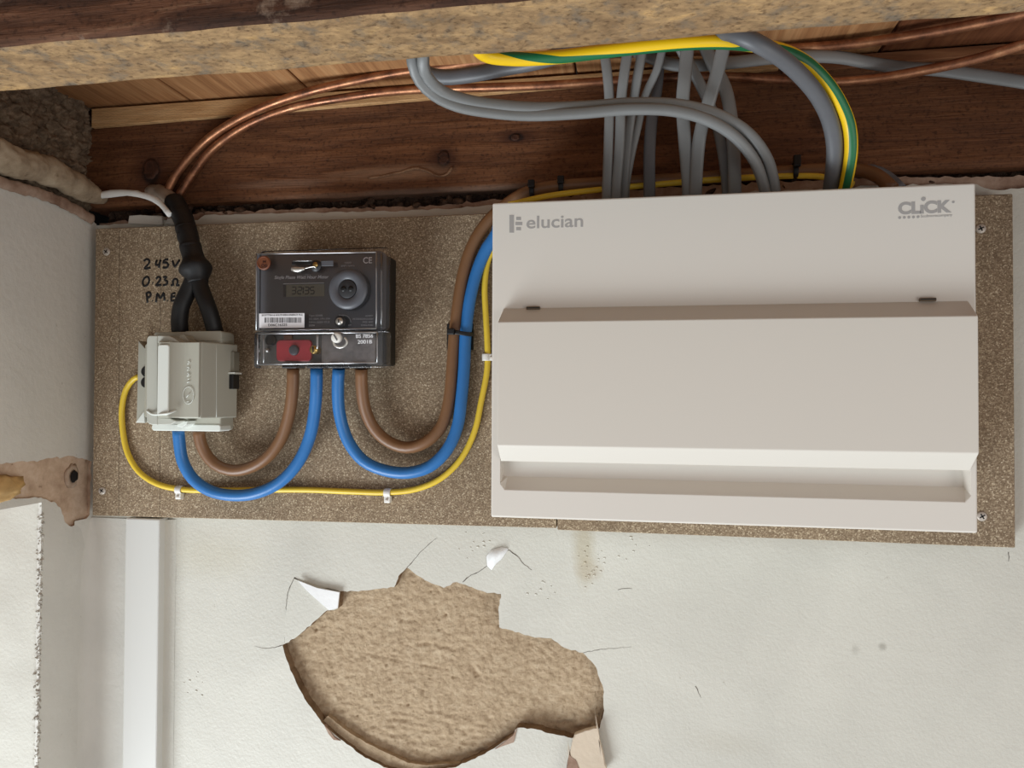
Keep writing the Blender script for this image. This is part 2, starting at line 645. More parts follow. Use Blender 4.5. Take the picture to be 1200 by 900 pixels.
M_WALL = plaster('painted_plaster', (208, 205, 193), stains=(wst(685, 640, 0.009, 0.030, (176, 162, 128), 0.5, 0.5), wst(690, 668, 0.012, 0.010, (180, 166, 140), 0.4, 0.45),
    wst(1035, 758, 0.003, 0.003, (160, 156, 144), 0.5, 0.7), wst(1003, 761, 0.003, 0.004, (176, 172, 160), 0.5, 0.5), wst(250, 650, 0.05, 0.02, (200, 192, 168), 0.6, 0.35), wst(850, 870, 0.03, 0.01, (196, 190, 174), 0.6, 0.3)))
M_WALLL = plaster('painted_plaster_side', (220, 217, 208), bsc=140, bst=0.7)
M_UNDER = rubble_mat('pink_brown_undercoat', [(0.3, (120, 92, 76)), (0.5, (158, 132, 114)), (0.7, (186, 164, 146))], 30, 0.5)
M_UNDERD = rubble_mat('shaded_brown_edge', [(0.3, (104, 82, 60)), (0.6, (146, 122, 96))], 60, 0.7)  # brown undercoat at the hole edge, darkened to carry its shade
M_UNDERL = rubble_mat('torn_undercoat', [(0.3, (164, 136, 114)), (0.5, (202, 176, 152)), (0.7, (228, 208, 186))], 26, 0.5)
M_RENDER = rubble_mat('sandy_render', [(0.28, (160, 138, 110)), (0.5, (186, 163, 134)), (0.72, (204, 184, 155))], 130, 1.0)
M_DARKRUB = rubble_mat('dark_rubble', [(0.3, (34, 26, 22)), (0.5, (76, 60, 50)), (0.75, (120, 98, 80))], 70, 1.0)  # rubble in dark brown tones
M_MASON = rubble_mat('fluffy_old_masonry', [(0.3, (62, 50, 40)), (0.5, (116, 98, 80)), (0.72, (160, 140, 118))], 90, 1.0)
M_ARRIS = rubble_mat('crumbled_plaster', [(0.3, (140, 132, 120)), (0.6, (206, 202, 192))], 200, 0.5)
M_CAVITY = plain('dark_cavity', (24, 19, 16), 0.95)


def jag(poly, amp, step, seed=0.0, skip=None):
    """break the straight edges of an outline (x, z) into ragged ones"""
    out = []
    n = len(poly)
    for i in range(n):
        a = Vector(poly[i]); b = Vector(poly[(i + 1) % n])
        out.append((a.x, a.y))
        if skip and skip(a, b): continue
        L = (b - a).length
        k = int(L / step)
        nrm = Vector((-(b - a).y, (b - a).x)).normalized() if L > 0 else Vector((0, 0))
        for j in range(1, k + 1):
            t = j / (k + 1)
            p = a.lerp(b, t) + nrm * amp * (noise.noise(Vector((a.x * 90 + j * 0.9, a.y * 90, seed))) + 0.6 * random.uniform(-1, 1))
            out.append((p.x, p.y))
    return out


def sheet(outer, hole, d_front, d_back, to3=None):
    """slab outlined by outer with an optional hole; to3 maps (u, v, depth) to space"""
    to3 = to3 or (lambda u, v, d: Vector((u, -d, v)))
    loops = [outer] + ([hole] if hole else [])
    flat = [p for l in loops for p in l]
    tris = tessellate_polygon([[Vector((p[0], p[1], 0)) for p in l] for l in loops])
    b = bmesh.new()
    fv = [b.verts.new(to3(p[0], p[1], d_front)) for p in flat]
    bv = [b.verts.new(to3(p[0], p[1], d_back)) for p in flat]
    for t in tris:
        try: b.faces.new([fv[i] for i in t])
        except ValueError: pass
    k = 0
    for l in loops:
        n = len(l)
        for i in range(n):
            i0, i1 = k + i, k + (i + 1) % n
            try: b.faces.new([fv[i0], fv[i1], bv[i1], bv[i0]]).material_index = 1 if l is hole else 0
            except ValueError: pass
        k += n
    fix(b)
    return b


HOLE_PX = [(331, 756), (348, 746), (366, 730), (382, 716), (396, 713), (398, 693), (428, 692), (462, 688), (467, 675), (477, 665),
           (487, 673), (498, 680), (520, 689), (535, 682), (553, 688), (571, 695), (587, 696), (584, 715), (585, 735), (604, 741),
           (623, 746), (646, 748), (661, 759), (683, 765), (698, 781), (707, 807), (708, 833), (703, 853), (690, 862), (670, 865), (648, 860),
           (630, 855), (606, 853), (601, 862), (579, 877), (557, 889), (538, 897), (513, 903), (480, 908), (454, 900), (428, 888),
           (403, 869), (377, 847), (359, 822), (340, 785)]
hole = jag(pxz(HOLE_PX, 0), 0.0009, 0.004, 3.0)
x_r = 0.95
top_px = [(1290, 216), (1200, 220), (1170, 223), (1153, 220), (1145, 216), (1100, 216), (1040, 217), (900, 224), (760, 232), (640, 238),
          (575, 240), (520, 245), (470, 247), (400, 248), (330, 250), (240, 252), (232, 258), (192, 258), (190, 253), (152, 253), (150, 262), (112, 264)]
outer = [(XS, -0.75), (x_r, -0.75)] + [(x_r, W(1290, 214, 0).z)] + jag(pxz(top_px, 0), 0.0012, 0.006, 1.0, skip=lambda a, b: (b - a).length > 0.2) + [(XS, W(112, 264, 0).z)]
wall = build('wall_back', sheet(outer, hole, 0.0, -0.016), [M_WALL, M_UNDERD], kind='structure')

# sandy render in the hole, with relief
def grid(x0, x1, z0, z1, nx, nz_, fn, mat, name, parent=None, smooth=True, **kw):
    b = bmesh.new()
    V = []
    for j in range(nz_ + 1):
        for i in range(nx + 1):
            u = x0 + (x1 - x0) * i / nx; v = z0 + (z1 - z0) * j / nz_
            V.append(b.verts.new(fn(u, v)))
    for j in range(nz_):
        for i in range(nx):
            a = j * (nx + 1) + i
            b.faces.new([V[a], V[a + 1], V[a + nx + 2], V[a + nx + 1]])
    fix(b)
    return build(name, b, mat, parent, smooth, **kw)


tc = W(505, 800, -0.012)
scr = [(W(430, 740, 0), W(540, 760, 0)), ]


def render_relief(u, v):
    d = -0.0105 + 0.0016 * FR(u, 0, v, 14, 2) + 0.0009 * FR(u, 2, v, 170, 4)
    # sweeps of the trowel
    r = sqrt((u - tc.x) ** 2 + ((v - tc.z) * 1.25) ** 2)
    a = atan2(v - tc.z, u - tc.x)
    d -= 0.0007 * math.exp(-((v - (W(430, 780, 0).z - 0.12 * (u - tc.x))) / 0.0016) ** 2) * (1 if abs(u - tc.x + 0.03) < 0.05 else 0)
    if 0.2 < a < 2.6:
        d -= 0.0016 * math.exp(-((r - 0.050) / 0.0026) ** 2) * (0.5 + noise.noise(Vector((a * 2, 0, 0))))
    if 0.0 < a < 1.3:
        d -= 0.0007 * math.exp(-((r - 0.066) / 0.0020) ** 2)
    # pits
    p = noise.cell(Vector((u * 130, 7, v * 130)))
    if p > 0.93:
        cx = (math.floor(u * 130) + 0.5) / 130; cz = (math.floor(v * 130) + 0.5) / 130
        d -= 0.0022 * math.exp(-(((u - cx) ** 2 + (v - cz) ** 2) / (0.0006 + 0.0009 * (p - 0.93) / 0.07) ** 2))
    # crusty rows near the bottom
    if v < W(500, 860, 0).z + 0.02:
        d += 0.0012 * noise.noise(Vector((u * 70, 0, v * 200)))
    return Vector((u, -d, v))


a0 = W(318, 650, 0); a1 = W(722, 930, 0)
grid(a0.x, a1.x, a1.z, a0.z, 300, 210, render_relief, M_RENDER, 'render_coat', wall,
     label='rough sandy brown render bared where the plaster has fallen off')

# rim of old brown undercoat left along the lower edge
rim_px = [(377, 847), (403, 869), (428, 888), (454, 900), (480, 908), (513, 903), (538, 897), (541, 894), (522, 894), (500, 896), (478, 893), (455, 882), (430, 870), (405, 854), (385, 838)]
build('undercoat_rim', sheet(jag(pxz(rim_px, -0.006), 0.0006, 0.004), None, -0.0045, -0.012), M_RENDER, wall)

# pink scraps on the lower lip
for pts in ([(380, 850), (386, 856), (392, 864), (399, 868), (391, 867), (385, 860)], [(601, 862), (606, 853), (602, 870), (590, 874), (580, 878)]):
    build('broken_lip', prism(pxz(pts, 0.001), -0.004, 0.0012), M_UNDER, wall, label='pinkish broken plaster lip at the hole edge')

# flap of plaster at the upper left of the hole
fl = [(345, 678), (356, 682), (398, 694), (396, 712), (382, 715), (366, 729), (348, 745), (333, 755), (334, 725), (338, 698)]
b = bmesh.new()
P = pxz(fl, 0)
fr = [b.verts.new((p[0], -(0.0008 + 0.0030 * ((p[0] - P[0][0]) / 0.05)), p[1])) for p in P]
bk = [b.verts.new((v.co.x, v.co.y + 0.0025, v.co.z)) for v in fr]
b.faces.new(fr); b.faces.new(bk)
for i in range(len(fr)): b.faces.new([fr[i], fr[(i + 1) % len(fr)], bk[(i + 1) % len(fr)], bk[i]])
build('plaster_flap', fix(b), M_WALL, wall, label='cracked flap of plaster lifting beside the hole')
M_FRESH = plaster('fresh_white_plaster', (244, 244, 242), bsc=120)
build('bare_plaster_patch', prism(pxz([(349, 680), (372, 689), (398, 694), (396, 712), (386, 715), (372, 703), (360, 692)], 0.004), 0.003, 0.0048), M_FRESH, wall, label='fresh white triangle on the flap')


def crack(px, wid=0.0007, name='crack'):
    """a hairline crack: dark narrow groove filling, tapering to its ends"""
    P = spline([W(x, y, 0.0002) for x, y in px], 0.0025)
    b = bmesh.new(); L = []; R = []
    for i, p in enumerate(P):
        t = (P[min(i + 1, len(P) - 1)] - P[max(i - 1, 0)]).normalized()
        n = Vector((-t.z, 0, t.x))
        k = wid * 0.5 * (0.5 + abs(noise.noise(p * 400))) * (1 - 0.6 * i / len(P))
        q = p + n * random.uniform(-1, 1) * 0.0004
        L.append(b.verts.new(q + n * k)); R.append(b.verts.new(q - n * k))
    for i in range(len(P) - 1): b.faces.new([L[i], L[i + 1], R[i + 1], R[i]])
    build(name, b, M_CRACK, wall)


M_CRACK = plain('crack_shadow', (84, 74, 64), 0.9)
crack([(331, 756), (322, 759), (308, 760), (298, 757)])
crack([(345, 677), (338, 692), (335, 715), (334, 738), (333, 754)], 0.0009)
crack([(345, 677), (362, 686), (380, 689), (398, 693)], 0.0011)
crack([(477, 665), (486, 655), (495, 645), (512, 630)], 0.0007)
crack([(542, 682), (552, 674), (563, 669), (571, 663)], 0.0009)
crack([(582, 659), (594, 645), (604, 650), (613, 660), (623, 668)], 0.0013)
crack([(683, 765), (700, 762), (716, 760), (740, 758)], 0.0005)
crack([(815, 804), (819, 812), (821, 818)], 0.0008)
crack([(724, 691), (733, 690), (741, 690)], 0.0006)
crack([(1182, 647), (1182, 653), (1182, 658)], 0.0009)

# blister above the hole
b = bmesh.new()
bp = [(571, 663), (570, 652), (576, 644), (588, 641), (596, 643), (588, 655), (581, 661), (576, 668)]
ring = [b.verts.new(W(x, y, 0.0004)) for x, y in bp]
mid = [b.verts.new(W(578 + (x - 578) * 0.5, 651 + (y - 651) * 0.5, 0.0042 + 0.001 * random.random())) for x, y in bp]
for i in range(8): b.faces.new([ring[i], ring[(i + 1) % 8], mid[(i + 1) % 8], mid[i]])
b.faces.new(mid)
build('paint_blister', fix(b), M_FRESH, wall, True, label='small white blister of peeling paint')
# bumps of trapped grit
for cx, cy, n_ in ((690, 665, 26), (640, 690, 8), (740, 640, 8), (560, 640, 14), (230, 800, 8)):
    bm = bmesh.new()
    for i in range(n_):
        p = W(random.gauss(cx, 9), random.gauss(cy, 9), 0.0)
        mt_ = Matrix.Translation(p) @ Matrix.Diagonal((0.0016, 0.0007, 0.0011, 1)) @ Matrix.Rotation(random.random() * 3, 4, 'Y')
        bmesh.ops.create_icosphere(bm, subdivisions=1, radius=random.uniform(0.5, 1.1), matrix=mt_)
    build('grit_bumps', bm, M_WALL, wall, True, kind='stuff')

# lower plaster: rounded corner and boxed trim
zb_px = W(130, 607, 0.0).z
b = bmesh.new()
cr = 0.016
n = 8
prof = [(XS + cr - cr * sin(pi / 2 * i / n), cr - cr * cos(pi / 2 * i / n)) for i in range(n + 1)]
prof = [(XS - 0.0010, 0.024)] + prof[::-1] + [(W(150, 700, 0).x, 0.0005)]
cols = []
for k in range(26):
    z = zb_px + 0.01 - k * 0.02
    z = min(z, zb_px)
    q_ = min(1.0, 0.15 + k / 4.0)
    cols.append([b.verts.new((XS + (x - XS) * (q_ if x < XS + 0.02 else 1) + 0.0006 * N3(x, d, z, 60), -(d * (q_ if d < 0.02 else 1) + 0.0010 + 0.0005 * N3(x, 3, z, 70)), z)) for x, d in prof])
for k in range(25):
    for i in range(len(prof) - 1):
        b.faces.new([cols[k][i], cols[k][i + 1], cols[k + 1][i + 1], cols[k + 1][i]])
build('trim_1', fix(b), M_WALLL, None, True, kind='structure')
tx0, tx1 = W(148, 700, 0.012).x, W(188, 700, 0.012).x
build('trim_2', box(tx0, tx1, 0.0, 0.015, -0.75, W(170, 606, 0.012).z - 0.001, 0.0015), plain('gloss_white_trim', (212, 211, 205), 0.35, bumpy=0.1, bscale=60), None, kind='structure')

b = bmesh.new()      # coved bead added to shape the soft shade right of the boxing
cols = []
for k in range(40):
    z = W(190, 606, 0.0).z - 0.002 - k * 0.0145
    cols.append([b.verts.new((tx1 + 0.0095 * (1 - cos(a_)) + 0.0004 * N3(1, a_, z, 90) - 0.0005, -(0.0085 * (1 - sin(a_)) + 0.0002 + 0.0003 * N3(a_, 1, z, 120)), z)) for a_ in [radians(q) for q in range(0, 91, 15)]])
for k in range(39):
    for i in range(6): b.faces.new([cols[k][i], cols[k][i + 1], cols[k + 1][i + 1], cols[k + 1][i]])
build('trim_3', fix(b), M_WALL, None, True, kind='structure')

# left wall: upper panel with the torn strip, lower part that returns to the left
def side(u, v, d):            # u = world y, v = z, d = thickness out of the wall
    return Vector((XS + d, u, v))


def sp(px):
    return [(WX(x, y, XS).y, WX(x, y, XS).z) for x, y in px]


sidetop = [(112, 262), (100, 252), (80, 243), (60, 236), (48, 233), (30, 227), (18, 219), (6, 214), (-30, 206)]
patch = [(107, 541), (96, 537), (80, 534), (60, 537), (40, 540), (20, 541), (-10, 545), (-40, 549), (-60, 580), (-40, 582), (-10, 583), (10, 585), (30, 584), (48, 583), (66, 590), (72, 598), (76, 612), (84, 617), (100, 610), (105, 603)]
yb = WX(47, 700, XS).y
zr = WX(47, 588, XS).z
st = sp(sidetop)
outer = [(0.0, st[0][1])] + jag(st, 0.0012, 0.006, 2.0, skip=lambda a, b: a.x < -0.14) + [(-0.75, st[-1][1] + 0.03), (-0.75, zr - 0.001), (yb, zr - 0.001), (yb, -0.75), (0.0, -0.75)]
pt = jag(sp(patch), 0.0012, 0.004, 5.0)
wl = build('wall_left', sheet(outer, pt, 0.0, -0.004, side), [M_WALLL, M_UNDERL], None, kind='structure')
b = bmesh.new()
q = [Vector((XS - 0.0035, y, z)) for y, z in ((0.0, -0.16), (-0.30, -0.16), (-0.30, -0.05), (0.0, -0.05))]
M_ = 60
V = []
for j in range(31):
    for i in range(M_ + 1):
        u = -0.30 * i / M_; v = -0.16 + 0.11 * j / 30
        if u < yb + 0.004: v = max(v, zr)
        V.append(b.verts.new((XS - 0.0028 + 0.0010 * FR(u, 0, v, 60, 4), u, v)))
for j in range(30):
    for i in range(M_):
        a = j * (M_ + 1) + i
        b.faces.new([V[a], V[a + 1], V[a + M_ + 2], V[a + M_ + 1]])
build('bare_undercoat', fix(b), M_UNDERL, wl, True, label='torn strip of pinkish undercoat')
# returning face to the left of the arris, with a crumbling edge
def ret(u, v):
    k = max(0.0, 1 - (XS - u) / 0.005)
    return Vector((u + 0.0010 * N3(0, 1, v, 170) * k, yb - 0.0006 + 0.0012 * N3(u, 0, v, 25) + 0.0034 * k * (0.3 + abs(N3(u, 2, v, 260))), v))


grid(XS - 0.35, XS + 0.0005, -0.75, zr, 160, 260, ret, M_WALL, 'wall_left_return', None, True, kind='structure')
bm = bmesh.new()
for i in range(420):
    z = random.uniform(-0.62, zr - 0.002)
    s_ = random.uniform(0.0006, 0.0018)
    c_ = Vector((XS - abs(random.gauss(0, 0.0022)) + 0.0012, yb - 0.0004 + random.uniform(-0.0006, 0.002), z))
    r_ = bmesh.ops.create_icosphere(bm, subdivisions=1, radius=s_, matrix=Matrix.Translation(c_))
    for v in r_['verts']: v.co += Vector((random.uniform(-1, 1), random.uniform(-1, 1), random.uniform(-1, 1))) * s_ * 0.35
build('crumbled_arris', bm, M_ARRIS, bpy.data.objects['wall_left_return'], False, kind='stuff')
b = box(XS - 0.35, XS - 0.004, -yb - 0.001, 0.75, zr - 0.0, zr + 0.012)
build('lintel_edge', b, M_UNDER, wl)
# broken lumps standing on the torn strip
def lump(name, c, r, mat, parent, seed, sub=3, amp=0.35, **kw):
    b = bmesh.new()
    bmesh.ops.create_icosphere(b, subdivisions=sub, radius=1.0)
    for v in b.verts:
        k = 1 + amp * noise.fractal(v.co * 1.4 + Vector((seed, 0, 0)), 0.6, 2, 4)
        v.co = Vector((v.co.x * r[0], v.co.y * r[1], v.co.z * r[2])) * k + Vector(c)
    return build(name, b, mat, parent, True, **kw)


M_FOAM = plain('old_yellow_filler', (198, 160, 104), 0.8, bumpy=0.5, bscale=80, vary=0.2, vscale=60)
M_SOCK = rubble_mat('chalky_filler', [(0.3, (150, 122, 100)), (0.6, (196, 176, 156))], 50, 0.6)
c = WX(4, 571, XS)
lump('filler_lump', (c.x + 0.002, c.y - 0.004, c.z), (0.006, 0.022, 0.013), M_FOAM, wl, 2.0, label='yellowish lump of old filler on the torn strip')
c = WX(86, 558, XS)
b = lathe((0, 0), [(0.0125, -0.001), (0.0115, 0.0015), (0.0085, 0.0022), (0.0060, 0.0012)], 18)
for v in b.verts:
    x, y, z = v.co
    k = 1 + 0.35 * noise.noise(Vector((x, y, z)) * 160)
    v.co = Vector((c.x - 0.002 - y, c.y + x * k * 0.75, c.z + z * k))
sk_ = build('socket_plug', fix(b), M_SOCK, wl, True, label='crumbly round plug hole in the torn strip')
b = bmesh.new(); bmesh.ops.create_icosphere(b, subdivisions=2, radius=1)
for v in b.verts:
    q_ = v.co.copy(); v.co = Vector((c.x + 0.0012 + q_.x * 0.0007, c.y + q_.y * 0.0052 * (1 + 0.3 * noise.noise(q_ * 2)), c.z + q_.z * 0.0066 * (1 + 0.3 * noise.noise(q_ * 2))))
build('hole_shade', b, M_CAVITY, sk_, True)

# rough brown masonry above the left wall
def rough_side(u, v):
    return Vector((XS - 0.010 + 0.008 * FR(u, 0, v, 30, 4) * min(1, max(0, (v - 0.19) / 0.02)) + 0.006 * FR(u, 5, v, 150, 4), u, v))


grid(-0.36, 0.0, 0.185, Z_C, 200, 80, rough_side, M_MASON, 'wall_left_masonry', None, True, kind='structure')
# recess behind the gap, below the joist
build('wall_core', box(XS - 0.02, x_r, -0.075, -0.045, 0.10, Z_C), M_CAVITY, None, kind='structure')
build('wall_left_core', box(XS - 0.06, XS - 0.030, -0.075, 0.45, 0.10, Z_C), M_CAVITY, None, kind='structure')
# undercoat layer a little behind the finish coat, ragged top
u_px = [(1290, 202), (1200, 207), (1150, 208), (1100, 209), (1060, 207), (900, 214), (760, 222), (640, 232), (575, 234), (520, 241), (440, 243), (330, 246), (240, 249), (190, 256), (120, 262)]
up_ = jag(pxz(u_px, -0.006), 0.0018, 0.005, 8.0, skip=lambda a, b: (b - a).length > 0.2)
outer = [(XS, 0.15), (x_r, 0.15), (x_r, up_[0][1])] + up_ + [(XS, up_[-1][1])]
build('plaster_edge', sheet(outer, None, -0.0045, -0.022), M_UNDER, wall, label='ragged pinkish top edge of the plaster above the boards')
# two pale scraps of plaster above the left board
for pts in ([(151, 262), (152, 253), (165, 252), (190, 254), (191, 264)], [(194, 262), (197, 256), (206, 256), (207, 264)]):
    build('plaster_scrap', prism(pxz(pts, 0.002), 0.0, 0.003, 0.0005), M_WALLL, wall)
# rubble lying in the gap
def packed(u, v):
    t = (v - 0.165) / 0.040
    dark = 0.014 + 0.004 * t
    return Vector((u, dark + 0.006 * FR(u, 0, v, 55, 3) + 0.004 * FR(u, 4, v, 220, 3), v))


bm = bmesh.new()
for i in range(150):
    x = random.uniform(XS + 0.005, 0.62)
    s = random.uniform(0.0015, 0.0045) * (1.5 if x < -0.46 else 1.0)
    z = random.uniform(0.178, Z_J - 0.002 - s)
    y = random.uniform(0.002, 0.012) if z > 0.193 else random.uniform(0.010, 0.018)
    mt_ = Matrix.Translation((x, y, z)) @ Matrix.Rotation(random.random() * 6, 4, Vector((random.random(), random.random(), random.random())).normalized()) @ Matrix.Diagonal((1.5, 0.9, 0.6, 1))
    r_ = bmesh.ops.create_icosphere(bm, subdivisions=2, radius=s, matrix=mt_)
    for v in r_['verts']: v.co += v.co.normalized() * s * 0.6 * noise.noise(v.co * 500)
V = []
nx_, nz2 = 620, 14
for j in range(nz2 + 1):
    for i in range(nx_ + 1):
        V.append(bm.verts.new(packed(XS + 0.002 + (0.66 - XS) * i / nx_, 0.163 + 0.0425 * j / nz2)))
for j in range(nz2):
    for i in range(nx_):
        a = j * (nx_ + 1) + i
        bm.faces.new([V[a], V[a + 1], V[a + nx_ + 2], V[a + nx_ + 1]])
build('mortar_rubble', bm, M_DARKRUB, None, False, label='loose dark mortar rubble packed in the gap under the wall joist', cat='rubble', kind='stuff')

# mortar roll along the top of the left wall
P = [(XS - 0.004, -0.36, 0.268), (XS + 0.001, -0.22, 0.243), WX(-4, 182, XS + 0.004), WX(42, 196, XS + 0.006), WX(76, 210, XS + 0.008), WX(98, 222, XS + 0.008), (XS + 0.011, -0.004, 0.2115)]
b = tube(P, 0.017, 0.017, n=40, step=0.002, rough=0.10, ref=Vector((1, 0, 0)), radf=lambda t: (1.15 - 0.42 * t) * (1 - max(0, (t - 0.9) / 0.1) ** 2 * 0.55))
for v in b.verts:
    v.co += Vector((1, 0, 0.6)) * (0.0022 * N3(v.co.x, v.co.y, v.co.z, 40) + 0.0006 * FR(v.co.x, v.co.y, v.co.z, 170, 3))
M_MORT = rubble_mat('pale_mortar', [(0.28, (112, 92, 74)), (0.5, (166, 148, 124)), (0.72, (196, 180, 156))], 26, 0.6)
build('mortar_roll', b, M_MORT, None, True, label='thick pale mortar roll along the top of the left wall', cat='mortar')
b = tube([(XS + 0.0025, -0.30, 0.232), WX(-4, 211, XS + 0.002), WX(50, 228, XS + 0.003), WX(84, 243, XS + 0.003), WX(108, 258, XS + 0.003)], 0.0055, 0.003, n=18, step=0.002, rough=0.25, ref=Vector((1, 0, 0)))
build('ragged_plaster_lip', b, M_UNDER, wl, True)

# ------------------------------------------------------------------ timber
M_PLANK = wood('floorboard_wood', [(0.25, (124, 78, 46)), (0.5, (178, 128, 84)), (0.75, (206, 160, 112))], (60, 3, 60), fine=0.3, bstr=0.3)
M_PLANKD = wood('floorboard_dark', [(0.25, (78, 42, 24)), (0.5, (122, 74, 46)), (0.75, (156, 104, 68))], (60, 3, 60), fine=0.3, bstr=0.3)
ceil = bpy.data.objects.new('ceiling', None); COL.objects.link(ceil); ceil.location = (0, 0, Z_C); ORIGIN['ceiling'] = Vector((0, 0, Z_C)); ceil['kind'] = 'structure'
xa = W(190, 112, 0.05).x; xb = W(340, 95, 0.05).x
pw = xb - xa
first = None
for i in range(-2, 12):
    x0 = xa + pw * (i - 1) ; x1 = x0 + pw - 0.0022
    o = build('plank', box(x0, x1, -0.06, 1.15, Z_C, Z_C + 0.02, 0.0008, 1), M_PLANKD if i in (6, 7, 9) else M_PLANK, ceil)

JY = 0.0


def beam(x0, x1, y0, y1, z0, z1, amp, nx, name, mats, bev=0.003, **kw):
    """sawn timber: a long prism with a rounded-square section and a worn surface; y0 faces the room"""
    sec = []
    k = 22
    def seg(a, b_, n_):
        for i in range(n_): sec.append((a[0] + (b_[0] - a[0]) * i / n_, a[1] + (b_[1] - a[1]) * i / n_))
    seg((y0, z1 - bev), (y0, z0 + bev), 26)
    seg((y0, z0 + bev), (y0 + bev, z0), 3)
    seg((y0 + bev, z0), (y1 - bev, z0), 16)
    seg((y1 - bev, z0), (y1, z0 + bev), 3)
    seg((y1, z0 + bev), (y1, z1), 8)
    seg((y1, z1), (y0 + bev, z1), 4)
    seg((y0 + bev, z1), (y0, z1 - bev), 2)
    b = bmesh.new()
    rings = []
    for i in range(nx + 1):
        x = x0 + (x1 - x0) * i / nx
        r_ = []
        for (y, z) in sec:
            top = z > z1 - 0.012
            a_ = 0 if top else amp
            dy = a_ * (0.8 * FR(x * 0.25, y, z, 60, 3) + 0.3 * N3(x * 0.15, y, z, 500))
            dz = a_ * (0.9 * FR(x * 0.3, y + 3, z, 45, 3))
            r_.append(b.verts.new((x, y + dy, z + dz)))
        rings.append(r_)
    m_ = len(sec)
    for A, B in zip(rings, rings[1:]):
        for j in range(m_):
            f = b.faces.new([A[j], A[(j + 1) % m_], B[(j + 1) % m_], B[j]])
            if len(mats) > 1:
                zc = sec[j][1]; yc = sec[j][0]
                if zc < z0 + bev + 0.0005 and 28 <= j < 48: f.material_index = 1
    b.faces.new(rings[0]); b.faces.new(rings[-1])
    fix(b)
    return build(name, b, mats, None, True, **kw)


# wall joist: dark old timber; knots placed in its own space (origin = middle of the base)
jx0, jx1 = W(96, 180, 0).x, 0.95
jc = Vector(((jx0 + jx1) / 2, 0.025, Z_J))


def jl(px, py):
    p = W(px, py, 0)
    return (p.x - jc.x, -0.025, p.z - jc.z)


kn = []
for px, py, rx, rz in ((520, 185, 0.0065, 0.0085), (605, 160, 0.008, 0.004), (177, 200, 0.010, 0.014)):
    kn.append((jl(px, py), (rx * 2.2, 0.05, rz * 1.7), (58, 28, 15), 0.4, 0.7))
    kn.append((jl(px, py), (rx, 0.05, rz), (26, 12, 8), 0.2, 0.9))
kn.append((jl(460, 202), (0.055, 0.05, 0.007), (168, 132, 104), 0.5, 0.5))
kn.append((jl(330, 215), (0.05, 0.05, 0.004), (140, 110, 90), 0.4, 0.4))
kn.append((jl(560, 222), (0.16, 0.05, 0.004), (150, 128, 112), 0.5, 0.5))
kn.append((jl(960, 142), (0.010, 0.05, 0.008), (40, 20, 12), 0.5, 0.6))
M_JOIST = wood('old_joist_wood', [(0.25, (78, 46, 28)), (0.42, (102, 64, 40)), (0.6, (122, 79, 50)), (0.8, (146, 101, 70))], (6, 60, 85), rough=0.75, fine=0.45, bstr=0.8, spots=kn, pores=True)
J = beam(jx0, jx1, 0.0, 0.05, Z_J, Z_C - 0.001, 0.0009, 260, 'wall_joist', [M_JOIST],
         label='dark brown knotty old joist running along the wall behind the cables', cat='joist')
# knots as real relief
M_KNOT = wood('knot_wood', [(0.3, (36, 18, 11)), (0.6, (78, 46, 30))], (60, 60, 60), bstr=0.6)
M_KNOTL = wood('knot_rim_wood', [(0.3, (116, 82, 58)), (0.6, (160, 124, 94))], (60, 60, 60), bstr=0.6)
for px, py, r, e, name_ in ((520, 185, 0.0050, 1.35, 0), (604, 161, 0.0042, 0.7, 1), (177, 198, 0.0085, 1.25, 2)):
    p = W(px, py, 0)
    b = bmesh.new()
    n = 26
    rings = []
    for rr, dd in ((1.15, -0.0015), (1.0, 0.0010), (0.72, 0.0011), (0.45, 0.0010)):
        rings.append([b.verts.new((p.x + r * rr * cos(2 * pi * q / n) * (1 + 0.35 * noise.noise(Vector((q * 0.5, px, rr)))), -dd, p.z + e * r * rr * sin(2 * pi * q / n) * (1 + 0.3 * noise.noise(Vector((q * 0.6, py, rr)))))) for q in range(n)])
    for A_, B_ in zip(rings, rings[1:]):
        for q in range(n): b.faces.new([A_[q], A_[(q + 1) % n], B_[(q + 1) % n], B_[q]])
    b.faces.new(rings[-1])
    build('knot', fix(b), M_KNOT, J, True)
b = tube([W(432, 209, .0004), W(450, 206, .0006), W(472, 201, .0008), (W(486, 197, .0008)), W(500, 200, .0008), W(513, 206, .0008), W(524, 204, .0008), W(530, 196, .0004)], 0.0011, 0.0010, n=8, step=0.002, rough=0.6)
build('torn_grain', b, M_KNOTL, J, True, label='pale torn ridge of grain beside the knot')

# pale batten fixed to the joist, and the darker one right of it
M_BATTEN = wood('pale_batten_wood', [(0.25, (176, 130, 84)), (0.5, (206, 162, 112)), (0.75, (226, 188, 140))], (8, 60, 60), fine=0.25, bstr=0.3, stripes=((0, radians(86), 0), 120, 0.25))
bx0, bx1 = W(107, 135, 0.007).x, W(913, 75, 0.007).x
zbt = W(107, 149, 0.007).z
zbt2 = W(913, 80, 0.007).z
build('batten', prism([(bx0, zbt), (bx1, zbt2), (bx1, Z_C - 0.003), (bx0, Z_C - 0.003)], 0.001, 0.007, 0.0006, 1), M_BATTEN, None,
      label='pale new sawn batten fixed along the top of the dark wall joist', cat='batten')
M_BATD = wood('brown_batten_wood', [(0.25, (86, 50, 30)), (0.5, (138, 90, 58)), (0.75, (170, 120, 82))], (4, 50, 50), fine=0.35, bstr=0.5)
build('batten', prism([(bx1 + 0.004, W(925, 84, 0.006).z), (0.9, W(1320, 38, 0.006).z), (0.9, Z_C - 0.002), (bx1 + 0.004, Z_C - 0.002)], 0.001, 0.006, 0.0006, 1), M_BATD, None,
      label='reddish brown old timber strip right of the pale batten', cat='batten')

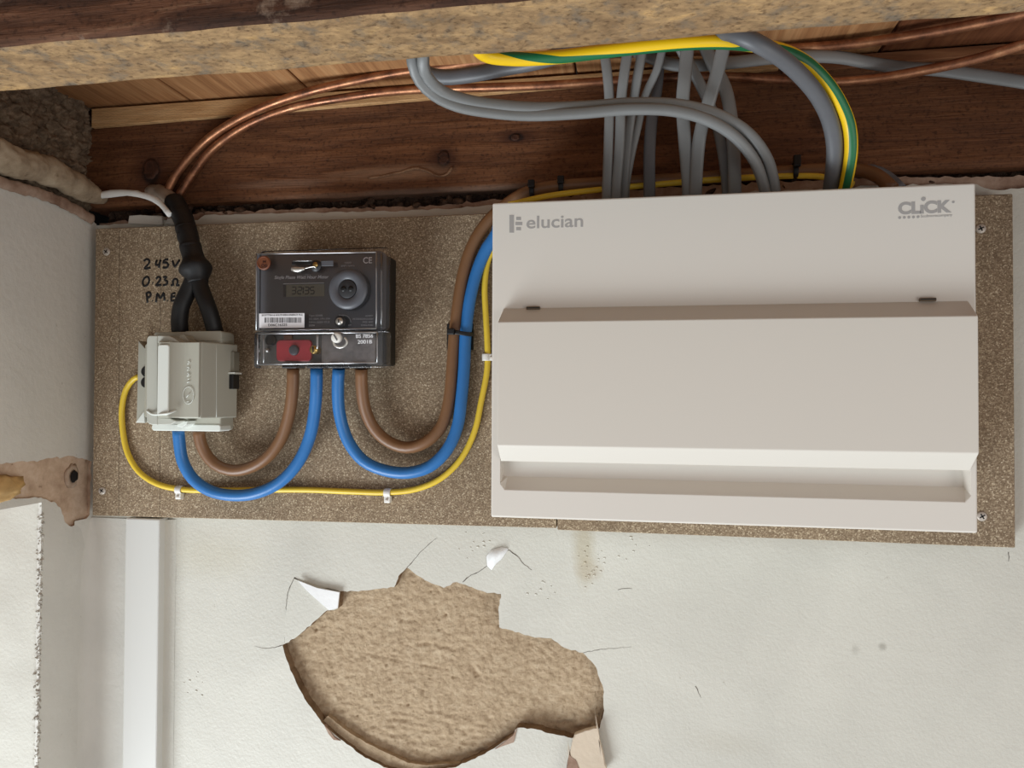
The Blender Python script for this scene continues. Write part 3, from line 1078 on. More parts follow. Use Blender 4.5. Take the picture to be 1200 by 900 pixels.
# front beam
M_BEAMF = wood('weathered_beam_face', [(0.25, (38, 24, 17)), (0.45, (72, 46, 32)), (0.62, (104, 70, 50)), (0.8, (150, 118, 92))], (7, 60, 90), rough=0.85, fine=0.5, bstr=0.9, mott=((132, 114, 98), 34, 0.60, 0.74), pores=True)
M_BEAMU = wood('sawn_beam_underside', [(0.22, (108, 82, 56)), (0.42, (144, 115, 82)), (0.6, (170, 138, 98)), (0.8, (206, 164, 106))], (26, 46, 46), rough=0.85, fine=0.45, bstr=0.8,
               mott=((112, 98, 82), 70, 0.50, 0.68), pores=True)
BEAM = beam(-0.85, 0.75, -0.347, -0.293, 0.197, Z_C - 0.001, 0.0009, 340, 'front_joist', [M_BEAMF, M_BEAMU],
            label='big weathered joist across the top of the view with a sawn tan underside', cat='joist')

# ------------------------------------------------------------------ chipboards
def screw(parent, px, py, d, r=0.0042, m_=None):
    p = W(px, py, d)
    s = build('screw', lathe((p.x, p.z), [(r, d - 0.001), (r, d + 0.0006), (r * 0.8, d + 0.0012), (0.0001, d + 0.0013)], 18), m_ or M_STEEL, parent, True)
    b = None
    a = random.uniform(0.4, 1.0)
    for k in (0, 1):
        c_, s_ = cos(a + k * pi / 2), sin(a + k * pi / 2)
        l, h = r * 0.58, r * 0.13
        pts = [(p.x + c_ * u - s_ * v, p.z + s_ * u + c_ * v) for u, v in ((-l, -h), (l, -h), (l, h), (-l, h))]
        b = prism(pts, d + 0.001, d + 0.0014, bm=b)
    build('cross_slot', b, M_BLACK, s)


def board(pxs, d, mat, label):
    pts = pxz(pxs, d)
    c = sum(p[0] for p in pts) / 4
    t = thing('chipboard', (c, 0, min(p[1] for p in pts)), label, 'board', 'chipboards behind the electrical gear')
    build('panel', prism(pts, 0.0, d, 0.0007, 1), mat, t)
    return t


BL = board([(112, 268), (652, 247), (652, 619), (108, 604)], 0.018, M_CHIP, 'long brown chipboard carrying the meter and the grey cutout, with handwriting')
BR = board([(653.2, 247), (1187, 227), (1190, 642), (653.2, 621)], 0.018, M_CHIP2, 'brown chipboard behind the white fuse box, reaching the right edge')
for px, py in ((125, 295), (120, 575)): screw(BL, px, py, 0.018)
for px, py in ((1149, 268), (1150.5, 605)): screw(BR, px, py, 0.018)
# pencil lines
M_PENCIL = plain('pencil', (100, 84, 66), 0.7)
for x in (140, 188):
    a = W(x, 270, 0.0182); e = W(x - 1, 605, 0.0182)
    b = prism([(a.x - 0.0002, a.z), (a.x + 0.0002, a.z), (e.x + 0.0002, e.z), (e.x - 0.0002, e.z)], 0.0180, 0.0182)
    build('pencil_line', b, M_PENCIL, BL)
# handwriting (photo points)
def hw(lst): return [[(100 + x / 5.0, 230 + y / 5.0) for x, y in l] for l in lst]


line1 = hw([[(342, 380), (360, 368), (376, 378), (370, 396), (346, 424), (382, 418)],
            [(420, 372), (412, 402), (438, 400)], [(440, 372), (430, 420)],
            [(486, 370), (464, 372)], [(464, 372), (456, 390), (474, 388), (486, 402), (476, 418), (454, 416)],
            [(510, 376), (516, 396), (524, 412), (538, 394), (552, 372)]])
line2 = hw([[(362, 470), (342, 484), (336, 512), (346, 526), (364, 518), (374, 494), (368, 474), (358, 472)],
            [(394, 506), (397, 509)],
            [(414, 484), (428, 472), (440, 480), (432, 500), (414, 522), (446, 518)],
            [(456, 474), (476, 472), (464, 490), (480, 498), (476, 516), (454, 522)],
            [(500, 520), (514, 520), (512, 498), (524, 484), (538, 490), (540, 508), (534, 522), (552, 520)]])
line3 = hw([[(358, 566), (362, 598), (364, 624)], [(354, 572), (372, 562), (384, 574), (376, 590), (362, 596)],
            [(392, 612), (394, 615)],
            [(414, 622), (422, 570), (440, 598), (458, 566), (464, 612)],
            [(480, 610), (483, 613)],
            [(528, 568), (508, 572), (504, 590), (504, 612), (532, 608)], [(506, 590), (526, 586)]])
for ls in (line1, line2, line3):
    strokes('handwriting', ls, M_INK, BL, 0.0181, 0.00125, label='black marker handwriting')

# ------------------------------------------------------------------ consumer unit
x0, x1, z0, z1 = -0.1198, 0.2514, -0.1005, 0.1628
DF = 0.105
cu = thing('consumer_unit', ((x0 + x1) / 2, -0.018, z0), 'large white metal fuse box with a drop-down front flap', 'fuse box')
# cover with the finger recess
xl, xr = W(586, 548, DF).x, W(1138, 560, DF).x
zt, zm, zb_ = -0.048, W(584, 567, DF).z, W(591, 574, DF).z
zf = W(585, 558, 0.094).z
b = bmesh.new()
V = lambda x, d, z: b.verts.new((x, -d, z))
o4 = [V(x0, DF, z0), V(x1, DF, z0), V(x1, DF, z1), V(x0, DF, z1)]
o4b = [V(x0, 0.019, z0), V(x1, 0.019, z0), V(x1, 0.019, z1), V(x0, 0.019, z1)]
hol = [V(xl, DF, zt), V(xl, DF, zm), V(xl + 0.004, DF, zb_), V(xr - 0.004, DF, zb_), V(xr, DF, zm), V(xr, DF, zt)]
fl_ = [V(xl + 0.001, 0.094, zt), V(xl + 0.001, 0.094, zf), V(xl + 0.0045, 0.094, zf), V(xr - 0.0045, 0.094, zf), V(xr - 0.001, 0.094, zf), V(xr - 0.001, 0.094, zt)]
F_ = b.faces.new
F_([o4[0], hol[2], hol[1], hol[0], o4[3]])
F_([o4[0], o4[1], hol[3], hol[2]])
F_([o4[1], o4[2], hol[5], hol[4], hol[3]])
F_([o4[2], o4[3], hol[0], hol[5]])
for i in range(4): F_([o4[i], o4[(i + 1) % 4], o4b[(i + 1) % 4], o4b[i]])
F_(o4b)
for i in range(6): F_([hol[i], hol[(i + 1) % 6], fl_[(i + 1) % 6], fl_[i]])
F_(fl_)
fix(b)
es = [e for e in b.edges if all(abs(v.co.y + DF) < 1e-6 for v in e.verts) and all(v in o4 for v in e.verts)]
es += [e for e in b.edges if (e.verts[0] in o4) != (e.verts[1] in o4) and (e.verts[0] in o4b or e.verts[1] in o4b)]
bmesh.ops.bevel(b, geom=es, offset=0.0016, segments=3, affect='EDGES', profile=0.5)
es = [e for e in b.edges if e.is_valid and e in b.edges and all(abs(v.co.y + DF) < 1e-5 for v in e.verts) and all(zb_ - 1e-4 < v.co.z < zt - 0.001 and xl - 1e-4 < v.co.x < xr + 1e-4 for v in e.verts)]
bmesh.ops.bevel(b, geom=es, offset=0.0005, segments=2, affect='EDGES', profile=0.5)
cover = build('cover', b, M_CU, cu)
# flap (door): bevelled bar
DD = 0.120
fx0, fx1 = W(583, 450, DD).x, W(1147, 450, DD).x
ft0 = W(583, 377.5, DD).z; fb0 = W(578, 522, DD).z
bt = 0.0735; bb_ = W(586, 540, 0.104).z
tx0_, tx1_ = W(590, 362, 0.1052).x, W(1135, 353, 0.1052).x
lx0, lx1 = xl + 0.0005, xr - 0.0005
b = bmesh.new()
# section rows at left and right: (x_left, x_right, depth, z)
rows = [(tx0_, tx1_, 0.1052, bt), (fx0, fx1, DD, ft0), (fx0, fx1, DD, fb0), (lx0, lx1, 0.1055, bb_), (lx0 + 0.002, lx1 - 0.002, 0.1052, bb_ + 0.004)]
Lf = [V(r[0], r[2], r[3]) for r in rows]; Rf = [V(r[1], r[2], r[3]) for r in rows]
Lb = [V(fx0 + 0.001, 0.1052, ft0 - 0.002), V(fx0 + 0.001, 0.1052, fb0 + 0.001)]
Rb = [V(fx1 - 0.001, 0.1052, ft0 - 0.002), V(fx1 - 0.001, 0.1052, fb0 + 0.001)]
F_ = b.faces.new
for i in range(4): F_([Lf[i], Rf[i], Rf[i + 1], Lf[i + 1]])
F_([Lf[0], Lf[1], Lb[0]]); F_([Lf[1], Lf[2], Lb[1], Lb[0]]); F_([Lf[2], Lf[3], Lf[4], Lb[1]])
F_([Rf[0], Rf[1], Rb[0]]); F_([Rf[1], Rf[2], Rb[1], Rb[0]]); F_([Rf[2], Rf[3], Rf[4], Rb[1]])
F_([Lf[0], Lb[0], Rb[0], Rf[0]]); F_([Lb[0], Lb[1], Rb[1], Rb[0]]); F_([Lb[1], Lf[4], Rf[4], Rb[1]])
fix(b)
es = [e for e in b.edges if sum(v in (Lf[1], Lf[2], Rf[1], Rf[2]) for v in e.verts) >= 1]
bmesh.ops.bevel(b, geom=es, offset=0.0007, segments=2, affect='EDGES', profile=0.5)
door = build('door', b, M_CU2, cu, label='hinged front flap of the fuse box')
for px, py in ((625, 361), (1087, 351)):
    p = W(px, py, 0.106)
    h = build('hinge', box(p.x - 0.0058, p.x + 0.0058, 0.1046, 0.1075, p.z - 0.0014, p.z + 0.0012, 0.0004, 1), M_HINGE, door)
    build('hinge_pin', box(p.x - 0.0054, p.x + 0.0054, 0.1075, 0.1081, p.z - 0.0004, p.z + 0.0004), M_BLACK, cover)
# printed marks
def mark(pts, d=DF): return prism(pxz(pts, d), d, d + 0.00015)
bm = None
def Z1(x, y): return (560 + x / 4.0, 200 + y / 4.0)
def quad(xa, ya, xb_, yb_, bm): return prism(pxz([Z1(xa, ya), Z1(xb_, ya), Z1(xb_, yb_), Z1(xa, yb_)], DF), DF, DF + 0.00015, bm=bm)
bm = quad(148, 208, 169, 291, None)
bm = quad(180, 217, 202, 232, bm)
bm = quad(176, 241, 208, 256, bm)
bm = quad(180, 265, 202, 280, bm)
build('logo_emblem', bm, M_LOGO, cover, label='grey printed bar emblem')
text_obj('logo_lettering', 'elucian', M_LOGO, cover, Z1(228, 271), Z1(493, 262), 15.0, DF, 0.00012, bold=0.012, label='grey printed lettering')
def Z2(x, y): return (900 + x / 4.0, 200 + y / 4.0)
text_obj('logo_lettering', 'CL\u0131CK', M_LOGO, cover, Z2(610, 203), Z2(860, 192), 13.6, DF, 0.00012, bold=0.05, label='heavy grey printed lettering')
p = W(*Z2(728, 133), DF)
bm = prism(circ(p.x, p.z, 0.0017, 14), DF, DF + 0.00015)
for i in range(5):
    p = W(*Z2(617 + i * 21.5, 220.5 - i * 1.0), DF); bm = prism(circ(p.x, p.z, 0.0011, 10), DF, DF + 0.00015, bm=bm)
p = W(*Z2(868, 147), DF); bm = prism(circ(p.x, p.z, 0.0010, 10), DF, DF + 0.00015, bm=bm)
build('logo_dots', bm, M_LOGO, cover)
text_obj('logo_small_lettering', 'Scolmorecompany', M_LOGO, cover, Z2(716, 220), Z2(864, 213), 3.4, DF, 0.00012, bold=0.01)

# ------------------------------------------------------------------ meter
mx0, mx1 = -0.3517, -0.2232
mz0, mz1 = W(299, 431, 0.068).z, W(299, 294, 0.068).z
mt_o = thing('electricity_meter', ((mx0 + mx1) / 2, -0.018, mz0), 'dark grey electricity meter with a clear cover and red label', 'meter')
MB_ = 0.0005
cx1 = W(463, 360, 0.022).x
bzt = W(455, 300, 0.04).z; bzb = W(455, 428, 0.04).z
build('case', box(mx0 + 0.004, cx1, 0.0185, 0.052, bzb, bzt, 0.002), M_CASE_SIDE, mt_o)
DM = 0.060
fpx = W(302, 300, DM).x; fpx1 = W(441, 300, DM).x
build('face_plate', prism(rrect(W(300, 300, DM).x, W(449, 300, DM).x, W(350, 387, DM).z, W(350, 297, DM).z, 0.003), 0.051, DM), M_FACE, mt_o)
build('terminal_block', prism(rrect(W(301, 400, 0.054).x, W(448, 400, 0.054).x, W(350, 428, 0.054).z, W(350, 388, 0.054).z, 0.002), 0.050, 0.054), M_BLOCK, mt_o)
DC = 0.068
top = build('clear_cover', prism(rrect(mx0, mx1, W(380, 388, DC).z, mz1, 0.005), DM + 0.003, DC, 0.0012), M_CLEAR, mt_o, label='clear plastic meter cover')
# cover rims
def rim(pxs, d, r, name, par, mat=M_CLEARH, closed=True):
    P = [W(x, y, d) for x, y in pxs]
    if closed: P = P + [P[0]]
    bm_ = None
    for a, b2 in zip(P, P[1:]):
        bm_ = tube([a, a.lerp(b2, .5), b2], r, r, n=8, step=0.02, bm=bm_)
    return build(name, bm_, mat, par)


rim([(300.5, 297.5), (441, 295.5), (441, 385), (300.5, 387)], DC + 0.0002, 0.0007, 'cover_rim', top)
rim([(447, 297), (447, 384)], DC + 0.0002, 0.0012, 'cover_ridge', top, M_CLEARE, False)
low = build('terminal_cover', prism(rrect(W(297.5, 400, 0.073).x, W(453, 400, 0.073).x, W(350, 431.5, 0.073).z, W(350, 388.5, 0.073).z, 0.003), 0.060, 0.073, 0.0012), M_CLEAR, mt_o, label='clear plastic terminal cover')
rim([(302, 391), (442, 389.5), (442, 425), (302, 427)], 0.0734, 0.0008, 'cover_rim', low)
rim([(309, 392), (309, 426)], 0.0733, 0.0005, 'cover_ridge', low, M_CLEARH, False)
rim([(372, 392), (372, 409)], 0.0733, 0.0011, 'cover_ridge', low, M_CLEARH, False)
for xx in (334, 373, 397, 422):       # black blocks standing in for the small shadows where the tails leave
    p = W(xx + (10 if xx == 334 else 0), 430, 0.05)
    build('tail_shadow', box(p.x - 0.0078, p.x + 0.0078, 0.040, 0.059, W(xx, 432.2, 0.05).z, W(xx, 426, 0.05).z, 0.001, 1), M_BLACK, mt_o)
a, e = W(377, 426, 0.056), W(440, 391, 0.056)
build('cover_glare', prism(rrect(a.x, e.x, a.z, e.z, 0.002), 0.0535, 0.0568, 0.0005, 1), M_GLARE, mt_o, label='greyish glare of the terminal cover, painted on a block')  # added block whose colour stands for glare on the clear cover
# red label and the things beside it, on the block behind the cover
DT = 0.0545
def A(x, y): return (290 + x / 12.0, 365 + y / 12.0)
def AX(x, y, d): return W(*A(x, y), d)
a, e = AX(420, 700, DT), AX(915, 400, DT)
redl = build('red_label', prism(rrect(a.x, e.x, a.z, e.z, 0.004), 0.0535, 0.0566, 0.0004, 1), M_RED, mt_o, label='red warning label')
p = AX(655, 545, 0.057)
build('label_knob', lathe((p.x, p.z), [(0.0052, 0.0560), (0.0048, 0.0582), (0.0038, 0.0588), (0.0001, 0.0586)], 18), M_FACE, redl, True)
p = AX(335, 405, DT)
build('blanking_plug', prism(circ(p.x, p.z, 0.0055, 18), 0.0535, 0.057, 0.0004, 1), M_BLACK, mt_o)
p = AX(285, 545, DT)
build('small_screw', lathe((p.x, p.z), [(0.0022, 0.0535), (0.0020, 0.0562), (0.0001, 0.0566)], 12), M_SILVER, mt_o, True)
p = AX(955, 540, 0.07)
build('brass_screw', lathe((p.x, p.z), [(0.0040, 0.066), (0.0038, 0.0742), (0.0001, 0.0750)], 14), M_BRASS, mt_o, True)
build('screw_slot', box(p.x - 0.0006, p.x + 0.0006, 0.0748, 0.0754, p.z - 0.003, p.z + 0.003), M_BLACK, mt_o)
a, e = AX(520, 395, DT), AX(640, 330, DT)
build('terminal', box(a.x, e.x, 0.053, 0.0562, a.z, e.z, 0.0003, 1), M_COPPERSEAL, mt_o)
# seal screw in the middle
def Bp(x, y): return (370 + x / 12.0, 360 + y / 12.0)
p = W(*Bp(295, 430), 0.0745)
sl = build('sealing_screw', lathe((p.x, p.z), [(0.0048, 0.0725), (0.0046, 0.0765), (0.0040, 0.0770), (0.0001, 0.0768)], 20), M_WHITE, mt_o, True, label='white sealing screw')
build('slot', prism([(p.x - 0.0022, p.z + 0.0024), (p.x - 0.0012, p.z + 0.0030), (p.x + 0.0020, p.z - 0.0022), (p.x + 0.0010, p.z - 0.0028)], 0.0768, 0.0773), M_FACE, sl)
p = W(*Bp(350, 490), 0.0735)
build('seal_ring', tube([(p.x + 0.0065 * cos(t), -0.0745, p.z + 0.0050 * sin(t)) for t in [radians(q) for q in range(-200, 75, 25)]], 0.0010, 0.0008, n=8, step=0.001), M_SILVER, sl, True)
# push button
p = W(*Bp(388, 214), DM)
build('push_button', lathe((p.x, p.z), [(0.0056, DM - 0.001), (0.0056, DC + 0.0003), (0.0050, DC + 0.0006), (0.0001, DC + 0.0006)], 22), M_METER, mt_o, True)
build('button_screw', lathe((p.x, p.z), [(0.0036, DC), (0.0034, DC + 0.0018), (0.0001, DC + 0.0020)], 20), M_SILVER, mt_o, True)
build('button_slot', box(p.x - 0.0008, p.x + 0.0001, DC + 0.0018, DC + 0.0023, p.z - 0.0018, p.z + 0.0018), M_BLACK, mt_o)
DP = DM + 0.0003
arc = [(p.x + 0.0076 * cos(t), -DP - 0.0002, p.z + 0.0068 * sin(t)) for t in [radians(q) for q in range(0, 185, 20)]]
build('dial_arc', tube(arc, 0.0003, 0.0002, n=6, step=0.001), M_GPRINT, mt_o)
# optical port disc
def Cp(x, y): return (280 + x / 5.0, 270 + y / 5.0)
p = W(*Cp(640, 345), DC)
disc = build('optical_port', lathe((p.x, p.z), [(0.0190, DM), (0.0188, DC - 0.0002), (0.0182, DC + 0.0014), (0.0150, DC + 0.0024), (0.0095, DC + 0.0026), (0.0088, DC + 0.0010), (0.0001, DC + 0.0010)], 48), M_FACE2, mt_o, True, label='round grey optical port')
build('port_cup', lathe((p.x, p.z), [(0.0086, DC), (0.0086, DC + 0.0022), (0.0080, DC + 0.0026), (0.0001, DC + 0.0022)], 32), M_METER, disc, True)
for s in (-1, 1):
    build('port_eye', lathe((p.x + s * 0.0036, p.z), [(0.0026, DC + 0.002), (0.0024, DC + 0.0032), (0.0001, DC + 0.0026)], 16), M_BLACK, disc, True)
# display
a, e = W(*Cp(262, 390), DM), W(*Cp(502, 315), DM)
lcd = build('display', box(a.x, e.x, DM - 0.001, DM + 0.0006, a.z, e.z), M_LCD, mt_o, label='grey-green number display')
build('display_shade', box(a.x, a.x + 0.0028, DM, DM + 0.0010, a.z, e.z), M_METER, lcd)
a2, e2 = W(*Cp(262, 316), DM), W(*Cp(502, 306), DM)
build('display_lip', box(a2.x, e2.x, DM, DM + 0.0014, a2.z, e2.z, 0.0003, 1), M_GPRINT, lcd)
SEG = {'3': 'abgcd', '2': 'abged', '1': 'bc', '5': 'afgcd'}
bm = None
for ch, xx in (('3', 308), ('2', 343), ('1', 352), ('3', 384), ('5', 416)):
    q0 = W(*Cp(xx, 372), DM + 0.0007); q1 = W(*Cp(xx + 24, 332), DM + 0.0007)
    wd, ht = q1.x - q0.x, q1.z - q0.z
    sg = dict(a=(0, 1, 1, 1), g=(0, .5, 1, .5), d=(0, 0, 1, 0), b=(1, .5, 1, 1), c=(1, 0, 1, .5), f=(0, .5, 0, 1), e=(0, 0, 0, .5))
    for k in SEG[ch]:
        xa_, ya_, xb2, yb2 = sg[k]
        sk = 0.10
        P0 = Vector((q0.x + wd * (xa_ + sk * ya_ * 1), -(DM + 0.0008), q0.z + ht * ya_)); P1 = Vector((q0.x + wd * (xb2 + sk * yb2), -(DM + 0.0008), q0.z + ht * yb2))
        dv = (P1 - P0) * 0.08
        bm = tube([P0 + dv, (P0 + P1) / 2, P1 - dv], 0.00055, 0.0002, n=6, step=0.01, bm=bm)
build('display_digits', bm, M_LCDD, lcd, label='black digits reading 32135')
# prints on the face
text_obj('title_print', 'Single Phase Watt Hour Meter', M_WPRINT, mt_o, Cp(208, 285), Cp(526, 281), 3.9, DM + 0.0002, shear=0.25, bold=0.012)
text_obj('ce_mark', 'CE', M_WPRINT, mt_o, Cp(728, 193), Cp(780, 192), 7.4, DM + 0.0002, bold=0.01)
text_obj('small_print', 'IMP / kWh', M_GPRINT, mt_o, Cp(600, 213), Cp(678, 211), 1.9, DM + 0.0002)
text_obj('small_print', '1000', M_GPRINT, mt_o, Cp(620, 194), Cp(658, 193), 1.9, DM + 0.0002)
for i, (t_, xe) in enumerate((('Type 5246B', 490), ('20-100A 1PH 2W', 535), ('50Hz 230V Cl.2', 530), ('2006', 445))):
    text_obj('small_print', t_, M_GPRINT, mt_o, Cp(410, 504 + i * 19.5), Cp(xe, 503 + i * 19.3), 2.1, DM + 0.0002)
for i, (t_, xs_) in enumerate((('AMPY', 740), ('PETERBOROUGH', 668), ('PE2 6SE', 726), ('ENGLAND', 716))):
    text_obj('small_print', t_, M_GPRINT, mt_o, Cp(xs_, 506 + i * 18), Cp(786, 505 + i * 18), 2.0, DM + 0.0002)
text_obj('small_print', 'PUSH', M_GPRINT, mt_o, Cp(588, 503), Cp(622, 502), 1.9, DM + 0.0002)
text_obj('small_print', 'INT', M_GPRINT, mt_o, Cp(640, 560), Cp(660, 559), 1.9, DM + 0.0002)
for i, (t_, xa2, xb2) in enumerate((('BS 7856', 686, 786), ('2001B', 696, 780))):
    text_obj('moulded_print', t_, M_WPRINT, low, Cp(xa2, 630 + i * 34), Cp(xb2, 628 + i * 34), 4.4, 0.0734, 0.0002)
# barcode label
a, e = W(*Cp(120, 571), DC), W(*Cp(384, 486), DC)
lab = build('barcode_label', prism(pxz([Cp(119, 488), Cp(384, 485), Cp(384, 570), Cp(119, 572)], DC), DC, DC + 0.0003), M_LABEL, mt_o, label='white paper barcode label')
bm = None
x = 152.0
while x < 364:
    wbar = random.choice((2.2, 3.2, 4.6)); gap = random.choice((2.4, 3.4, 5))
    bm = prism(pxz([Cp(x, 511), Cp(x + wbar, 511), Cp(x + wbar, 541), Cp(x, 541)], DC), DC + 0.0003, DC + 0.00045, bm=bm)
    x += wbar + gap
build('barcode', bm, M_INK, lab)
text_obj('label_print', 'D06C16325', M_INK, lab, Cp(172, 562), Cp(282, 560), 3.0, DC + 0.0003)
text_obj('label_print', 'SCOTTISH & SOUTHERN ENERGY PLC', M_INK, lab, Cp(134, 502), Cp(374, 499), 1.9, DC + 0.0003)
# orange seal and the wire seal
p = W(*Cp(148, 191), DC)
os_ = build('orange_seal', lathe((p.x, p.z), [(0.0068, DC), (0.0068, DC + 0.0012), (0.0056, DC + 0.0018), (0.0052, DC + 0.0012), (0.0001, DC + 0.0012)], 28), M_COPPERSEAL, mt_o, label='orange round dated seal')
text_obj('seal_print', '06', M_COPPERDARK, os_, Cp(131, 216), Cp(167, 215), 4.2, DC + 0.0012, bold=0.02)
text_obj('seal_print', 'M', M_COPPERDARK, os_, Cp(140, 190), Cp(158, 190), 3.0, DC + 0.0012, bold=0.02)
def E2(x, y, d): return W(295 + x / 12.0, 290 + y / 12.0, d)
ws = build('wire_seal', tube([E2(560, 300, DC + .003), E2(640, 312, DC + .003), E2(740, 300, DC + .003)], 0.0022, 0.0016, n=12, step=0.002, radf=lambda t: 0.65 + 0.5 * sin(pi * min(1, t + 0.1))), M_SILVER, mt_o, True, label='crimped silver wire seal')
build('seal_wire', tube([E2(735, 298, DC + .003), E2(800, 282, DC + .003), E2(880, 268, DC + .003), E2(905, 292, DC + .002)], 0.0006, n=8, step=0.002), M_SILVER, ws, True)
p = E2(905, 262, DC)
build('seal_post', lathe((p.x, p.z), [(0.0055, DC), (0.0052, DC + 0.0014), (0.0001, DC + 0.0016)], 20), M_METER, mt_o, True)
build('seal_post_screw', lathe((p.x, p.z + 0.001), [(0.0026, DC), (0.0024, DC + 0.0024), (0.0001, DC + 0.0026)], 14), M_BRASS, mt_o, True)
a, e = E2(565, 245, DC), E2(850, 195, DC)
build('seal_slot', box(a.x, e.x, DC, DC + 0.0006, a.z, e.z, 0.0002, 1), M_BLACK, mt_o)
a, e = E2(975, 265, DC), E2(1150, 185, DC)
build('seal_slot', box(a.x, e.x, DC, DC + 0.0005, a.z, e.z, 0.0002, 1), M_FACE2, mt_o)
rim([(295 + 580 / 12, 290 + 190 / 12), (295 + 850 / 12, 290 + 188 / 12)], DC + 0.0006, 0.0005, 'slot_ridge', mt_o, M_CLEARH, False)

# ------------------------------------------------------------------ service cutout
def S(x, y): return (140 + x / 6.0, 370 + y / 6.0)
def SW(x, y, d): return W(*S(x, y), d)
sh = thing('service_cutout', (-0.455, -0.018, -0.034), 'light grey moulded service fuse cutout on the left of the board', 'fuse cutout')
DB = 0.030
pts = pxz([S(132, 172), S(195, 245), S(700, 245), S(820, 190), S(822, 700), S(700, 745), S(118, 752), S(122, 450)], DB)
pts = [(SW(132, 172, DB).x, SW(132, 172, DB).z), (SW(200, 250, DB).x, SW(200, 250, DB).z), (SW(640, 240, DB).x, SW(640, 240, DB).z), (SW(640, 740, DB).x, SW(640, 740, DB).z), (SW(118, 752, DB).x, SW(118, 752, DB).z)]
base = build('base_plate', prism(pts, 0.018, DB, 0.0006, 1), M_SERV, sh)
p0, p1 = SW(178, 385, DB), SW(176, 462, DB)
for p in (p0, p1):
    build('wire_entry', prism(circ(p.x + 0.002, p.z - 0.001, 0.0055, 16), DB - 0.001, DB + 0.001), M_BLACK, base)
pts = [(SW(126, 752, DB).x, SW(126, 750, DB).z), (SW(186, 670, DB).x, SW(186, 670, DB).z), (SW(192, 752, DB).x, SW(192, 752, DB).z)]
build('base_gusset', prism(pts, DB, DB + 0.003, 0.0004, 1), M_SERV_LIT, base)
# terminal housing (mid depth), shows above and below
D1 = 0.052
hx0, hx1 = SW(232, 790, D1).x, SW(775, 790, 0.036).x
hz0, hz1 = SW(500, 808, D1).z, SW(500, 112, D1).z
build('housing', prism(rrect(hx0, hx1, hz0, hz1, 0.0028), DB - 0.001, D1, 0.0012), M_SERV, sh)
hz2 = SW(500, 765, D1 + 0.004).z
build('bottom_lip', prism(rrect(hx0 - 0.0002, hx1 + 0.0004, hz0 - 0.0004, hz2, 0.0025), DB + 0.004, D1 + 0.001, 0.0008), M_SERV_LIT, sh)
build('top_lip', prism(rrect(SW(460, 120, D1).x, hx1 + 0.0004, SW(600, 178, D1).z, hz1 + 0.0004, 0.0020), DB + 0.004, D1 + 0.001, 0.0008), M_SERV, sh)
# body: plan outline, camera sees the front and the right flank
D2 = 0.078
zT, zB = SW(420, 186, D2).z, SW(420, 716, D2).z
fx = lambda x, d: SW(x, 450, d).x
pl = [(fx(192, D1 - .01), 0.045), (fx(192, 0.070), 0.070), (fx(215, 0.078), 0.078), (fx(268, 0.079), 0.079), (fx(575, 0.076), 0.076), (fx(829, 0.036), 0.036), (fx(829, 0.036) - 0.006, 0.031)]
build('body', plan_prism(pl, SW(700, 720, 0.06).z, SW(700, 190, 0.06).z, 0.0012), M_SERV, sh)
# left frame with its rounded shoulder
bm = prism(pxz([S(190, 172), S(194, 150), S(208, 138), S(268, 138), S(268, 768), S(230, 768), S(200, 758), S(188, 735)], 0.080), 0.060, 0.080, 0.0008, 1)
bm = prism(pxz([S(266, 138), S(345, 140), S(372, 152), S(418, 184), S(266, 190)], 0.080), 0.060, 0.0799, 0.0006, 1, bm=bm)
bm = prism(pxz([S(266, 716), S(350, 720), S(400, 742), S(360, 765), S(266, 768)], 0.080), 0.060, 0.0799, 0.0006, 1, bm=bm)
build('frame', bm, M_SERVM, sh)
frb = [S(400, 768), S(440, 742), S(480, 740), S(470, 765), S(440, 785), S(405, 780)]
build('catch', prism(pxz(frb, 0.066), 0.050, 0.066, 0.0006), M_SERV_LIT, sh)
frb = [S(405, 165), S(430, 130), S(455, 132), S(480, 165), S(500, 182), S(420, 182)]
build('catch', prism(pxz(frb, 0.066), 0.050, 0.066, 0.0006), M_SERV, sh)
# fuse carrier: pale grip then a scooped cheek
pl = [(fx(272, 0.070), 0.070), (fx(272, 0.0865), 0.0865), (fx(346, 0.0865), 0.0865)]
for i in range(8):
    t = (i + 1) / 8
    xx = 346 + (560 - 346) * t
    dd = 0.0865 - 0.009 * sin(pi / 2 * min(1, t * 1.6)) + 0.0015 * t
    pl.append((fx(xx, dd), dd))
pl.append((fx(562, 0.074), 0.070))
car = build('fuse_carrier', plan_prism(pl, zB, zT, 0.0006, 1), M_SERV, sh)
build('grip', prism(rrect(fx(272, 0.0868), fx(350, 0.0868), SW(300, 700, 0.087).z, SW(300, 203, 0.087).z, 0.0024), 0.086, 0.0880, 0.0008), M_SERV_LIT, car)
b = tube([SW(192, 668, .0805), SW(225, 690, .0815), SW(300, 692, .089), SW(350, 684, .0885), SW(400, 664, .083)], 0.0011, 0.0008, n=8, step=0.002)
build('rib_highlight', b, M_SERV_LIT, car, True)  # pale bead painting the bright highlight along the curve
